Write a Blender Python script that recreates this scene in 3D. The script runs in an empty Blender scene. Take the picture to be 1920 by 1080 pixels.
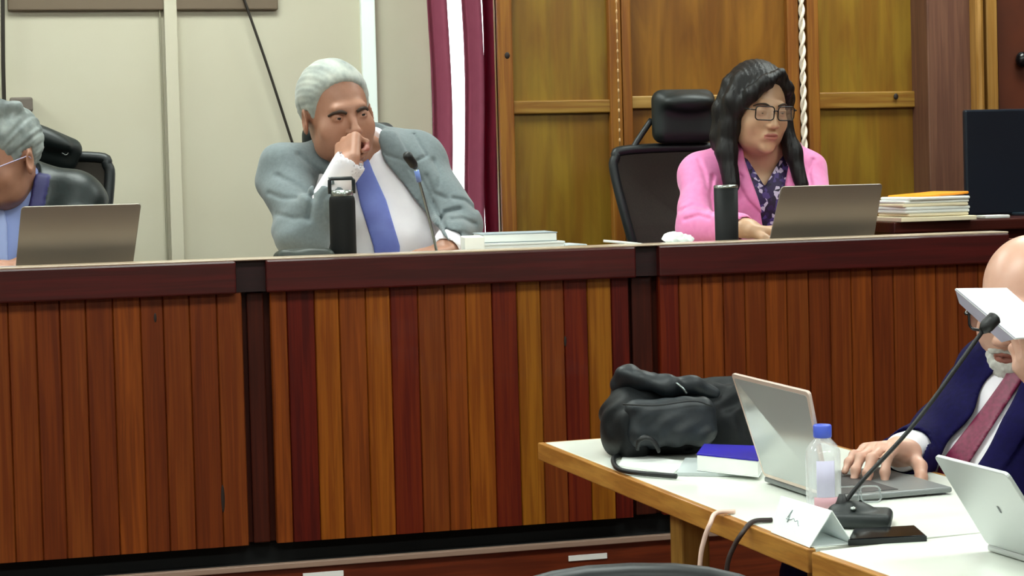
import bpy, bmesh, math, random
import numpy as np
from mathutils import Vector, Matrix
random.seed(7); rng = np.random.default_rng(7)
S = bpy.context.scene
COL = S.collection
PI = math.pi

# ------------------------------------------------------------------ camera
FPX = 3500.0                      # focal length in pixels of a 1920 px wide frame
YAW, PITCH, ROLL = math.radians(14.0), math.radians(1.72), math.radians(1.5)
EYE = np.array([0.0, 0.0, 1.263])
CYP = 540 - FPX * math.tan(PITCH)  # principal point row
_F = np.array([math.sin(YAW) * math.cos(PITCH), math.cos(YAW) * math.cos(PITCH), -math.sin(PITCH)])
_R0 = np.array([math.cos(YAW), -math.sin(YAW), 0.0])
_U0 = np.cross(_R0, _F)
CR = _R0 * math.cos(ROLL) - _U0 * math.sin(ROLL)
CU = _U0 * math.cos(ROLL) + _R0 * math.sin(ROLL)
CF = _F
cam = bpy.data.cameras.new('camera'); cam_o = bpy.data.objects.new('camera', cam); COL.objects.link(cam_o)
cam.lens = 36.0 * FPX / 1920; cam.sensor_width = 36; cam.shift_y = -(540 - CYP) / 1920
cam.clip_start = 0.05
cam_o.matrix_world = Matrix([[CR[0], CU[0], -CF[0], EYE[0]], [CR[1], CU[1], -CF[1], EYE[1]], [CR[2], CU[2], -CF[2], EYE[2]], [0, 0, 0, 1]])
S.camera = cam_o
cam.dof.use_dof = False

# ------------------------------------------------------------------ world and exposure
w = bpy.data.worlds.new('daylight'); S.world = w; w.use_nodes = True
bgn = w.node_tree.nodes['Background']; bgn.inputs[0].default_value = (0.93, 1.0, 0.98, 1); bgn.inputs[1].default_value = 6.0
S.view_settings.view_transform = 'Standard'; S.view_settings.look = 'None'
S.view_settings.exposure = 0.0; S.view_settings.gamma = 1.0; S.view_settings.use_curve_mapping = False
LAMP_POWER = 19.0                 # emission strength of the added ceiling panels

# ------------------------------------------------------------------ survey helpers (pixel of the photo -> point in the room)
def ray(px, py):
    d = CF + CR * ((px - 960) / FPX) - CU * ((py - CYP) / FPX)
    return d
def P(px, py, t): return EYE + ray(px, py) * t
def PY(px, py, Y):
    d = ray(px, py); return EYE + d * ((Y - EYE[1]) / d[1])
def PZ(px, py, z):
    d = ray(px, py); return EYE + d * ((z - EYE[2]) / d[2])
def pix(X, Y, Z):
    dx, dy, dz = X - EYE[0], Y - EYE[1], Z - EYE[2]
    t = dx * CF[0] + dy * CF[1] + dz * CF[2]
    return 960 + FPX * (dx * CR[0] + dy * CR[1] + dz * CR[2]) / t, CYP - FPX * (dx * CU[0] + dy * CU[1] + dz * CU[2]) / t

# ------------------------------------------------------------------ materials
def lin(c):
    if isinstance(c, str): c = [int(c[i:i + 2], 16) for i in (0, 2, 4)]
    return tuple(((v / 255) / 12.92 if v / 255 <= .04045 else ((v / 255 + .055) / 1.055) ** 2.4) for v in c) + (1,)
MATS = {}
def mat(name, c, rough=.5, metal=0, spec=.5, bump=None, c2=None, nscale=40, stretch=(1, 1, 1), coat=0, trans=0, alpha=1, sub=0, emit=None, emits=0, sheen=0):
    m = bpy.data.materials.new(name); m.use_nodes = True; MATS[name] = m
    nt = m.node_tree; b = nt.nodes['Principled BSDF']
    I = b.inputs
    I['Base Color'].default_value = lin(c); I['Roughness'].default_value = rough; I['Metallic'].default_value = metal
    I['Specular IOR Level'].default_value = spec; I['Coat Weight'].default_value = coat
    I['Transmission Weight'].default_value = trans; I['Alpha'].default_value = alpha
    I['Sheen Weight'].default_value = sheen
    if sub:
        I['Subsurface Weight'].default_value = sub; I['Subsurface Radius'].default_value = (1, .35, .2); I['Subsurface Scale'].default_value = .006
    if emit: I['Emission Color'].default_value = lin(emit); I['Emission Strength'].default_value = emits
    tc = nt.nodes.new('ShaderNodeTexCoord'); mp = nt.nodes.new('ShaderNodeMapping'); mp.inputs['Scale'].default_value = stretch
    nt.links.new(tc.outputs['Object'], mp.inputs['Vector'])
    nz = nt.nodes.new('ShaderNodeTexNoise'); nz.inputs['Scale'].default_value = nscale; nz.inputs['Detail'].default_value = 5
    nt.links.new(mp.outputs[0], nz.inputs['Vector'])
    if c2 is not None:
        cr = nt.nodes.new('ShaderNodeValToRGB'); cr.color_ramp.elements[0].position = .3; cr.color_ramp.elements[1].position = .7
        cr.color_ramp.elements[0].color = lin(c); cr.color_ramp.elements[1].color = lin(c2)
        nt.links.new(nz.outputs['Fac'], cr.inputs[0]); nt.links.new(cr.outputs[0], I['Base Color'])
    if bump:
        bp = nt.nodes.new('ShaderNodeBump'); bp.inputs['Strength'].default_value = bump; bp.inputs['Distance'].default_value = .002
        nt.links.new(nz.outputs['Fac'], bp.inputs['Height']); nt.links.new(bp.outputs[0], I['Normal'])
    return m
def wood(name, ca, cb, rough=.45, along=(22, 22, 1.1), nscale=3.2, knots=0, coat=.15, spec=.4):
    """long grained wood: two noises stretched along the grain"""
    m = mat(name, ca, rough, coat=coat, spec=spec); nt = m.node_tree; b = nt.nodes['Principled BSDF']
    tc = nt.nodes.new('ShaderNodeTexCoord'); mp = nt.nodes.new('ShaderNodeMapping'); mp.inputs['Scale'].default_value = along
    n1 = nt.nodes.new('ShaderNodeTexNoise'); n1.inputs['Scale'].default_value = nscale; n1.inputs['Detail'].default_value = 6; n1.inputs['Distortion'].default_value = .6
    cr = nt.nodes.new('ShaderNodeValToRGB'); cr.color_ramp.elements[0].position = .39; cr.color_ramp.elements[1].position = .60
    cr.color_ramp.elements[0].color = lin(ca); cr.color_ramp.elements[1].color = lin(cb)
    nt.links.new(tc.outputs['Object'], mp.inputs[0]); nt.links.new(mp.outputs[0], n1.inputs['Vector'])
    nt.links.new(n1.outputs['Fac'], cr.inputs[0])
    out = cr.outputs[0]
    mp2 = nt.nodes.new('ShaderNodeMapping'); mp2.inputs['Scale'].default_value = tuple(a * 4.5 for a in along[:2]) + (along[2] * 1.3,) if along[2] < along[0] else (along[0] * 1.3, along[1] * 4.5, along[2] * 4.5)
    n2 = nt.nodes.new('ShaderNodeTexNoise'); n2.inputs['Scale'].default_value = nscale; n2.inputs['Detail'].default_value = 3
    nt.links.new(tc.outputs['Object'], mp2.inputs[0]); nt.links.new(mp2.outputs[0], n2.inputs['Vector'])
    mx = nt.nodes.new('ShaderNodeMixRGB'); mx.blend_type = 'MULTIPLY'; mx.inputs[0].default_value = .45
    cr2 = nt.nodes.new('ShaderNodeValToRGB'); cr2.color_ramp.elements[0].color = (.3, .3, .3, 1); cr2.color_ramp.elements[1].position = .6
    nt.links.new(n2.outputs['Fac'], cr2.inputs[0]); nt.links.new(out, mx.inputs[1]); nt.links.new(cr2.outputs[0], mx.inputs[2])
    out = mx.outputs[0]
    if knots:
        vo = nt.nodes.new('ShaderNodeTexVoronoi'); vo.inputs['Scale'].default_value = knots
        mpk = nt.nodes.new('ShaderNodeMapping'); mpk.inputs['Scale'].default_value = (1, 1, .45)
        nt.links.new(tc.outputs['Object'], mpk.inputs[0]); nt.links.new(mpk.outputs[0], vo.inputs['Vector'])
        crk = nt.nodes.new('ShaderNodeValToRGB'); crk.color_ramp.elements[0].position = .03; crk.color_ramp.elements[1].position = .10
        crk.color_ramp.elements[0].color = (.18, .1, .06, 1); crk.color_ramp.elements[1].color = (1, 1, 1, 1)
        nt.links.new(vo.outputs['Distance'], crk.inputs[0])
        mk = nt.nodes.new('ShaderNodeMixRGB'); mk.blend_type = 'MULTIPLY'; mk.inputs[0].default_value = .8
        nt.links.new(out, mk.inputs[1]); nt.links.new(crk.outputs[0], mk.inputs[2]); out = mk.outputs[0]
    nt.links.new(out, b.inputs['Base Color'])
    bp = nt.nodes.new('ShaderNodeBump'); bp.inputs['Strength'].default_value = .15; bp.inputs['Distance'].default_value = .001
    nt.links.new(n2.outputs['Fac'], bp.inputs['Height']); nt.links.new(bp.outputs[0], b.inputs['Normal'])
    return m

# ------------------------------------------------------------------ mesh helpers
class MB:
    """collects shapes in world coordinates; build() links them as ONE mesh object"""
    def __init__(s): s.v = []; s.f = []; s.m = []; s.sm = []
    def add(s, vs, fs, mi=0, smooth=False):
        o = len(s.v); s.v += [tuple(map(float, v)) for v in vs]
        for f in fs: s.f.append(tuple(i + o for i in f)); s.m.append(mi); s.sm.append(smooth)
        return s
    def bm(s, bm, mi=0, smooth=False, M=None):
        if M is not None: bm.transform(M)
        bm.verts.index_update()
        s.add([v.co for v in bm.verts], [[v.index for v in f.verts] for f in bm.faces], mi, smooth); bm.free(); return s
    def box(s, lo, hi, bev=0, mi=0, M=None, seg=2):
        b = bmesh.new(); bmesh.ops.create_cube(b, size=1)
        for v in b.verts: v.co = Vector([lo[i] + (hi[i] - lo[i]) * (v.co[i] + .5) for i in range(3)])
        if bev: bmesh.ops.bevel(b, geom=list(b.edges), offset=bev, segments=seg, profile=.5, affect='EDGES')
        return s.bm(b, mi, False, M)
    def tube(s, pts, r, n=10, mi=0, closed=False, caps=True, flat=1.0):
        pts = [Vector(map(float, p)) for p in pts]; N = len(pts)
        rs = r if hasattr(r, '__len__') else [r] * N
        vs = []; fs = []; up = None
        for i, p in enumerate(pts):
            a = pts[(i - 1) % N] if closed or i > 0 else p
            b = pts[(i + 1) % N] if closed or i < N - 1 else p
            t = (b - a).normalized()
            if up is None:
                up = Vector((0, 0, 1)) if abs(t.z) < .9 else Vector((0, 1, 0))
            x = up.cross(t)
            if x.length < 1e-5: x = Vector((1, 0, 0)).cross(t)
            x.normalize(); y = t.cross(x).normalized(); up = y
            for k in range(n):
                an = 2 * PI * k / n
                vs.append(p + x * (math.cos(an) * rs[i]) + y * (math.sin(an) * rs[i] * flat))
        for i in range(N if closed else N - 1):
            j = (i + 1) % N
            for k in range(n):
                l = (k + 1) % n
                fs.append((i * n + k, i * n + l, j * n + l, j * n + k))
        if caps and not closed:
            fs.append(tuple(reversed(range(n)))); fs.append(tuple(range((N - 1) * n, N * n)))
        return s.add(vs, fs, mi, True)
    def lathe(s, prof, M=None, n=32, mi=0, sx=1, sy=1):
        vs = []; fs = []
        for r, z in prof:
            for k in range(n):
                a = 2 * PI * k / n; v = Vector((r * math.cos(a) * sx, r * math.sin(a) * sy, z)); vs.append(M @ v if M is not None else v)
        for i in range(len(prof) - 1):
            for k in range(n):
                l = (k + 1) % n; fs.append((i * n + k, i * n + l, (i + 1) * n + l, (i + 1) * n + k))
        if prof[0][0] > 1e-6: fs.append(tuple(reversed(range(n))))
        if prof[-1][0] > 1e-6: fs.append(tuple(range((len(prof) - 1) * n, len(prof) * n)))
        return s.add(vs, fs, mi, True)
    def prism(s, poly, vec, mi=0):
        """poly: list of 3D points, extruded by vec"""
        n = len(poly); v = [np.array(p, float) for p in poly]; e = np.array(vec, float)
        nrm = sum(np.cross(v[i] - v[0], v[(i + 1) % n] - v[0]) for i in range(1, n - 1))
        if np.dot(nrm, e) > 0: v = v[::-1]
        vs = v + [p + e for p in v]
        fs = [tuple(range(n)), tuple(reversed(range(n, 2 * n)))] + [(i, i + n, (i + 1) % n + n, (i + 1) % n) for i in range(n)]
        return s.add(vs, fs, mi)
    def sphere(s, c, r, M=None, n=16, mi=0):
        b = bmesh.new(); bmesh.ops.create_uvsphere(b, u_segments=n, v_segments=n // 2 + 2, radius=1)
        r = r if hasattr(r, '__len__') else (r, r, r)
        T = Matrix.Translation(Vector(map(float, c))) @ (M.to_4x4() if M is not None else Matrix.Identity(4)) @ Matrix.Diagonal((*r, 1))
        return s.bm(b, mi, True, T)
    def build(s, name, mats, parent=None, origin=None, bevel=0, solid=0, mods=()):
        return mesh_obj(name, np.array(s.v), s.f, mats, parent, origin, s.m, s.sm, bevel, solid)

def mesh_obj(name, v, f, mats, parent=None, origin=None, mi=None, sm=None, bevel=0, solid=0):
    v = np.asarray(v, float)
    if parent is not None: org = np.array(WORLD[parent.name])
    elif origin is not None: org = np.array(origin, float)
    else: org = np.array([(v[:, 0].min() + v[:, 0].max()) / 2, (v[:, 1].min() + v[:, 1].max()) / 2, v[:, 2].min()])
    me = bpy.data.meshes.new(name)
    if isinstance(f, np.ndarray): f = f.tolist()
    me.from_pydata((v - org).tolist(), [], f)
    mats = mats if isinstance(mats, (list, tuple)) else [mats]
    for m in mats: me.materials.append(MATS[m] if isinstance(m, str) else m)
    if mi is not None: me.polygons.foreach_set('material_index', np.array(mi, dtype=np.int32))
    if sm is not None:
        me.polygons.foreach_set('use_smooth', np.array(sm, dtype=bool) if hasattr(sm, '__len__') else np.full(len(me.polygons), bool(sm)))
    me.validate(); me.update()
    o = bpy.data.objects.new(name, me); COL.objects.link(o)
    if parent is not None:
        o.parent = parent; WORLD[o.name] = org
    else:
        o.location = org.tolist(); WORLD[o.name] = org
    if bevel:
        b = o.modifiers.new('bevel', 'BEVEL'); b.width = bevel; b.segments = 2; b.limit_method = 'ANGLE'; b.harden_normals = False
    if solid:
        b = o.modifiers.new('solid', 'SOLIDIFY'); b.thickness = solid; b.offset = 0
    return o
WORLD = {}
def thing(name, label, cat, loc, group=None):
    o = bpy.data.objects.new(name, None); COL.objects.link(o); o.location = [float(a) for a in loc]
    o.empty_display_size = .05; WORLD[o.name] = np.array(loc, float)
    o['label'] = label; o['category'] = cat
    if group: o['group'] = group
    return o
def tag(o, label=None, cat=None, group=None, kind=None):
    if label: o['label'] = label
    if cat: o['category'] = cat
    if group: o['group'] = group
    if kind: o['kind'] = kind
    return o
def struct(o): o['kind'] = 'structure'; return o
def frameM(o, x, y, z):
    x, y, z = [Vector(map(float, a)) for a in (x, y, z)]
    return Matrix.Translation(Vector(map(float, o))) @ Matrix((x, y, z)).transposed().to_4x4()
def rect_tube_path(c, ux, uz, hw, hh, r, n=6, pw=None):
    """rounded rectangle path in the plane ux, uz"""
    c, ux, uz = [np.array(a, float) for a in (c, ux, uz)]; out = []
    for cx, cz, a0 in ((hw - r, hh - r, 0), (-hw + r, hh - r, 90), (-hw + r, -hh + r, 180), (hw - r, -hh + r, 270)):
        for k in range(n + 1):
            a = math.radians(a0 + 90 * k / n); out.append(c + ux * (cx + r * math.cos(a)) + uz * (cz + r * math.sin(a)))
    return out
def smooth_path(pts, n=8):
    pts = [np.array(p, float) for p in pts]; out = []
    q = [2 * pts[0] - pts[1]] + pts + [2 * pts[-1] - pts[-2]]
    for i in range(1, len(q) - 2):
        for k in range(n):
            t = k / n; a, b, c, d = q[i - 1:i + 3]
            out.append(.5 * ((2 * b) + (c - a) * t + (2 * a - 5 * b + 4 * c - d) * t * t + (3 * b - a - 3 * c + d) * t ** 3))
    out.append(pts[-1]); return out
# ------------------------------------------------------------------ palette
mat('cream_paint', 'C2BCA8', .6, c2='BDB6A0', nscale=3)
mat('cream_batten', 'C4BDA8', .5)
mat('white_trim', 'F4FFFA', .4)
mat('dark_line', '20180f', .5); mat('wall_joint', '8c8672', .6)
mat('brown_band', '6a5a48', .5)
mat('ceiling_white', 'D8D6CC', .8)
mat('floor_tile', '6b3a22', .4, c2='5a2f1b', nscale=4)
mat('far_wall', '9a9284', .8)
mat('red_brown_wall', '5a2812', .5, c2='4a200d', nscale=6)
mat('lamp_diffuser', 'FFFFFF', .5, emit='F4FFF8', emits=LAMP_POWER)
mat('lamp_frame', 'E8E8E8', .4)
wood('ochre_panel', '8a6a20', '7a5418', .35, along=(6, 6, .9), nscale=2.2, knots=0, coat=.2)
wood('ochre_panel_warm', '8a5c1a', '70440f', .35, along=(6, 6, .9), nscale=2.2, coat=.2)
wood('ochre_stile', '94601f', '804a16', .4, along=(20, 20, 1), coat=.2)
wood('ochre_rail', '9a7430', '84581c', .4, along=(1, 20, 20), coat=.2)
wood('ochre_rail_pale', 'b08a4a', '967034', .4, along=(1, 20, 20), coat=.2)
wood('mauve_post', '6e4a38', '5e3c2e', .5, along=(20, 20, 1), coat=.1)
wood('pale_post', 'a87c40', '94682c', .35, along=(20, 20, 1), coat=.3)
wood('trim_red', '4a0e0c', '3a0a08', .4, along=(1, 20, 20), coat=.15)
wood('trim_dark', '28080a', '1c0506', .5, along=(1, 20, 20), coat=.0)
wood('step_wood', '6e2c12', '5a220e', .4, along=(1.5, 20, 20), coat=.2)
wood('desk_red', '4a1a12', '3a120c', .35, along=(1, 20, 20), coat=.3)
for nm, a, b in (('board_mid', '84400f', '6c300a'), ('board_brown', '783a10', '682c0a'), ('board_orange', '925010', '7c3c08'),
                 ('board_gold', '925a12', '7c4409'), ('board_red', '6a2208', '561406'), ('board_darkred', '440a04', '5c1406'),
                 ('board_dusk', '44170a', '361006'), ('board_umber', '6e300c', '5c2408')):
    wood(nm, a, b, .45, along=(26, 26, 1.0), nscale=3.4, coat=.06, spec=.25)
BOARD = ['board_mid', 'board_brown', 'board_orange', 'board_gold', 'board_red', 'board_darkred', 'board_dusk', 'board_umber']
mat('knot', '1c0d05', .6)
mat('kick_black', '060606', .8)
mat('nosing', '9a8070', .35)
mat('sticker_white', 'F0F0EC', .6)

# ------------------------------------------------------------------ room shell
FL = -0.02; CEIL = 2.95; XL, XR, YB, YF = -3.2, 4.2, 5.75, -3.0
def sbox(name, lo, hi, m, bev=0): return struct(MB().box(lo, hi, bev).build(name, m))
sbox('floor', (XL - .1, YF - .1, FL - .1), (XR + .1, YB + .3, FL), 'floor_tile')
sbox('ceiling', (XL - .1, YF - .1, CEIL), (XR + .1, YB + .3, CEIL + .1), 'ceiling_white')
sbox('wall_left', (XL - .1, YF - .1, FL), (XL, YB + .3, CEIL), 'far_wall')
sbox('wall_right', (XR, YF - .1, FL), (XR + .1, YB + .3, CEIL), 'red_brown_wall')
sbox('wall_front', (XL, YF - .1, FL), (XR, YF, CEIL), 'far_wall')
# cream wall with the window opening
def bx(px, Y=YB): return PY(px, 300, Y)[0]
WX0, WX1, WZ0, WZ1 = bx(812), bx(965), .75, 2.35
m = MB()
m.box((XL, YB, FL), (WX0, YB + .12, CEIL)); m.box((WX1, YB, FL), (XR, YB + .12, CEIL))
m.box((WX0, YB, FL), (WX1, YB + .12, WZ0)); m.box((WX0, YB, WZ1), (WX1, YB + .12, CEIL))
struct(m.build('wall_back', 'cream_paint'))
# window frame and glass
g = bpy.data.materials.new('window_glass'); g.use_nodes = True; MATS['window_glass'] = g; nt = g.node_tree
for n in list(nt.nodes): nt.nodes.remove(n)
o_ = nt.nodes.new('ShaderNodeOutputMaterial'); mx = nt.nodes.new('ShaderNodeMixShader'); mx.inputs[0].default_value = .06
t_ = nt.nodes.new('ShaderNodeBsdfTransparent'); g_ = nt.nodes.new('ShaderNodeBsdfGlossy'); g_.inputs['Roughness'].default_value = .02
nt.links.new(t_.outputs[0], mx.inputs[1]); nt.links.new(g_.outputs[0], mx.inputs[2]); nt.links.new(mx.outputs[0], o_.inputs[0])
wn = bpy.data.objects.new('window_1', None); COL.objects.link(wn); wn.location = ((WX0 + WX1) / 2, YB + .06, WZ0); WORLD['window_1'] = np.array(wn.location); struct(wn)
m = MB()
for lo, hi in (((WX0, WZ0), (WX0 + .03, WZ1)), ((WX1 - .03, WZ0), (WX1, WZ1)), ((WX0, WZ0), (WX1, WZ0 + .03)), ((WX0, WZ1 - .03), (WX1, WZ1))):
    m.box((lo[0], YB + .04, lo[1]), (hi[0], YB + .08, hi[1]))
m.build('window_frame', 'white_trim', wn)
MB().box((WX0 + .03, YB + .055, WZ0 + .03), (WX1 - .03, YB + .061, WZ1 - .03)).build('pane', 'window_glass', wn)

# battens and the panel joints of the cream wall
def wall_strip(name, pxt, pyt, pxb, pyb, wpx, Y, th, m_):
    a = PY(pxt, pyt, Y); b = PY(pxb, pyb, Y); x = (a[0] + b[0]) / 2; hw = wpx / 2 / FPX * (YB / .95)
    return struct(MB().box((x - hw, YB - th, .05), (x + hw, YB, CEIL - .002), .002).build(name, m_))
wall_strip('trim_1', 318, 10, 318, 10, 22, YB, .03, 'cream_batten')
wall_strip('trim_2', 306, 240, 306, 240, 3, YB, .012, 'wall_joint')
wall_strip('trim_3', 690, 120, 690, 120, 25, YB, .03, 'white_trim')
wall_strip('trim_4', 704, 120, 704, 120, 3, YB, .02, 'cream_batten')

# ochre wooden folding doors
DY = 5.45
def dx(px, y=240, Y=DY): return PY(px, y, Y)[0]
def dz(py, px=1300, Y=DY): return PY(px, py, Y)[2]
def leaf(i, x0, x1, stiles, zrail, railm, panelm):
    e = bpy.data.objects.new('door_%d' % i, None); COL.objects.link(e); e.location = ((x0 + x1) / 2, DY, FL); WORLD[e.name] = np.array(e.location); struct(e)
    MB().box((x0, DY + .012, FL), (x1, DY + .045, 2.6)).build('panel', panelm, e)
    for a, b, mm in stiles: MB().box((a, DY - .01, FL), (b, DY + .03, 2.6), .004).build('stile', mm, e)
    MB().box((x0 + .004, DY - .004, zrail[0]), (x1 - .004, DY + .03, zrail[1]), .004).build('rail', railm, e)
    MB().box((x0 + .004, DY - .004, 2.45), (x1 - .004, DY + .03, 2.6), .004).build('rail', railm, e)
    MB().box((x0 + .004, DY - .004, FL), (x1 - .004, DY + .03, FL + .16), .004).build('rail', railm, e)
    return e
e1 = leaf(1, dx(937), dx(1166), [(dx(937), dx(964), 'ochre_stile'), (dx(1144), dx(1167), 'ochre_stile')], (dz(213, 1050), dz(188, 1050)), 'ochre_rail', 'ochre_panel')
e2 = leaf(2, dx(1168), dx(1503), [(dx(1168), dx(1186), 'ochre_stile'), (dx(1478), dx(1500), 'ochre_stile')], (dz(204, 1200), dz(180, 1200)), 'ochre_rail_pale', 'ochre_panel_warm')
e3 = leaf(3, dx(1515), dx(1742), [(dx(1515), dx(1537), 'ochre_stile'), (dx(1729), dx(1742), 'ochre_rail')], (dz(203, 1630), dz(172, 1630)), 'ochre_rail', 'ochre_panel')
for e, px, py in ((e1, 951, 104), (e3, 1680, 181)):
    p = PY(px, py, DY - .01); MB().sphere(p, (.008, .003, .01)).build('knot_hole', 'knot', e)
struct(MB().box((dx(937) + .01, DY + .046, FL), (dx(1742), DY + .06, 2.6)).build('trim_5', 'kick_black'))
struct(MB().box((dx(937), DY, 2.6), (dx(1742), YB, CEIL)).build('trim_6', 'ochre_stile'))
# brown post, pale post, dark red wall at the right
sbox('trim_7', (dx(1742, Y=5.35), 5.35, FL), (dx(1834, Y=5.35), YB, CEIL), 'mauve_post', .004)
sbox('trim_8', (dx(1836, Y=5.30), 5.30, FL), (dx(1850, Y=5.30), 5.6, CEIL), 'pale_post', .012)
sbox('trim_9', (dx(1853, Y=5.34), 5.34, FL), (dx(1874, Y=5.34), 5.6, CEIL), 'pale_post', .004)
sbox('wall_side', (dx(1874, Y=5.42), 5.42, FL), (XR, 5.5, CEIL), 'red_brown_wall')

# unseen ceiling lamps, rows added to light the bench and heads
k = 0
for X in (-1.9, 0.4, 2.7):
    for Y in (-0.6, 2.3, 4.75):
        t = thing('added_ceiling_lamp', 'unseen white ceiling lamp panel added to light the courtroom', 'ceiling lamp', (X, Y, CEIL - .06), 'added ceiling lamp panels')
        m = MB(); 
        for lo, hi in (((X - .62, Y - .32), (X + .62, Y - .3)), ((X - .62, Y + .3), (X + .62, Y + .32)), ((X - .62, Y - .3), (X - .6, Y + .3)), ((X + .6, Y - .3), (X + .62, Y + .3))):
            m.box((lo[0], lo[1], CEIL - .06), (hi[0], hi[1], CEIL - .001))
        m.build('frame', 'lamp_frame', t)
        MB().box((X - .6, Y - .3, CEIL - .05), (X + .6, Y + .3, CEIL - .04)).build('diffuser', 'lamp_diffuser', t)

# ------------------------------------------------------------------ judges' bench
BY = 4.04; BTOP = 1.10
def bX(px, py=520, Y=BY): return PY(px, py, Y)[0]
ZB = PY(540, 1017, BY)[2]; ZT = BTOP; ZTR = PY(640, 542, BY)[2]
bench = thing('judges_bench', 'long curved-looking wooden judges bench with dark red top rail and vertical board front', 'bench', (bX(960), BY + .2, .4))
bench['label'] = 'long wooden judges bench with dark red top rail and vertical board front'
def boards(name, edges, mats, Y0):
    m = MB()
    for (a, b), mi in zip(zip(edges[:-1], edges[1:]), mats):
        g_ = .0016
        poly = [(a, Y0 + .02), (a, Y0 + .004), (a + .0022, Y0), (b - .0022, Y0), (b, Y0 + .004), (b, Y0 + .02)]
        m.prism([(x, y, ZB) for x, y in poly], (0, 0, ZTR - ZB + .01), mi)
    return m.build(name, BOARD, bench)
def spread_edges(px0, px1, step, jit=0):
    n = max(1, round((px1 - px0) / step)); return [px0 + (px1 - px0) * i / n + (random.uniform(-jit, jit) if 0 < i < n else 0) for i in range(n + 1)]
s1 = spread_edges(-420, 452, 49, 4)
boards('board_front', [bX(p) for p in s1], [random.choice((0, 1, 1, 7, 7)) for _ in s1[1:]], BY)
s2 = [505, 536, 588, 634, 684, 730, 782, 832, 872, 921, 968, 1012, 1056, 1100, 1145, 1178]
boards('board_front', [bX(p) for p in s2], [0, 5, 2, 0, 2, 4, 1, 0, 2, 4, 3, 1, 4, 3, 5], BY)
s3 = [1235, 1272] + spread_edges(1316, 1874, 40.5, 1)
boards('board_front', [bX(p) for p in s3], [4] + [(1, 0, 7, 1, 0, 1, 7)[i % 7] for i in range(len(s3) - 2)], BY)
for kx, ky, kw, kh in ((418, 935, .004, .030), (291, 596, .003, .010), (1060, 640, .003, .012)):
    MB().sphere(PY(kx, ky, BY), (kw, .0012, kh)).build('knot', 'knot', bench)
for a, b in ((452, 505), (1178, 1235)):
    m = MB(); xm = (bX(a) + bX(b)) / 2
    m.box((bX(a) - .01, BY + .035, ZB), (bX(b) + .01, BY + .05, ZTR + .02)); m.build('joint_panel', 'board_dusk', bench)
    MB().box((bX(a) + .012, BY + .018, ZB), (bX(b) - .012, BY + .036, ZTR), .003).build('joint_post', 'board_dusk', bench)
for a, b in ((-420, 441), (497, 1188), (1231, 1886)):
    MB().box((bX(a), BY - .022, ZTR), (bX(b), BY + .03, ZT - .004), .004).build('top_rail', 'trim_red', bench)
for a, b in ((441, 497), (1188, 1231)):
    MB().box((bX(a) - .003, BY - .002, ZTR + .002), (bX(b) + .003, BY + .03, ZT - .004)).build('rail_joint', 'trim_dark', bench)
mat('desk_cream', 'C8B49C', .3, c2='BCA488', nscale=5, coat=.3)
DZ = 1.055
MB().box((bX(-420), BY - .017, ZT - .004), (bX(1886), BY + .062, ZT), .0015).build('ledge', 'desk_cream', bench)
MB().box((bX(-420), BY + .05, DZ - .03), (bX(1886), BY + .42, DZ), .002).build('desk_top', 'desk_cream', bench)
MB().box((bX(-420), BY + .04, ZB + .002), (bX(1880), BY + .06, ZT - .05)).build('back_board', 'board_dusk', bench)
# dais: black toe recess, nosing, riser
dais = MB(); ZN = PY(540, 1054, BY - .01)[2]
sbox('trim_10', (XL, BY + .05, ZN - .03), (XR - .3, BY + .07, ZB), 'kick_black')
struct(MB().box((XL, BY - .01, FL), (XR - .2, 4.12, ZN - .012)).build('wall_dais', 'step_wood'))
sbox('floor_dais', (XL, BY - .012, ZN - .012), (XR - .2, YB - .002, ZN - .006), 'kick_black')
sbox('trim_11', (XL, BY - .02, ZN - .013), (XR - .2, BY - .005, ZN), 'nosing', .002)
for px, py, wp in ((606, 1076, 76), (1102, 1043, 72)):
    a = PY(px - wp / 2, py + 1, BY - .012); b = PY(px + wp / 2, py, BY - .012)
    o = MB().box((a[0], BY - .0135, a[2] - .010), (b[0], BY - .0105, a[2] + .002)).build('floor_sticker', 'sticker_white')
    tag(o, 'small white paper sticker on the dais riser, ' + ('the one below the middle bench boards' if px < 800 else 'the one nearer the long table'), 'sticker')

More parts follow.
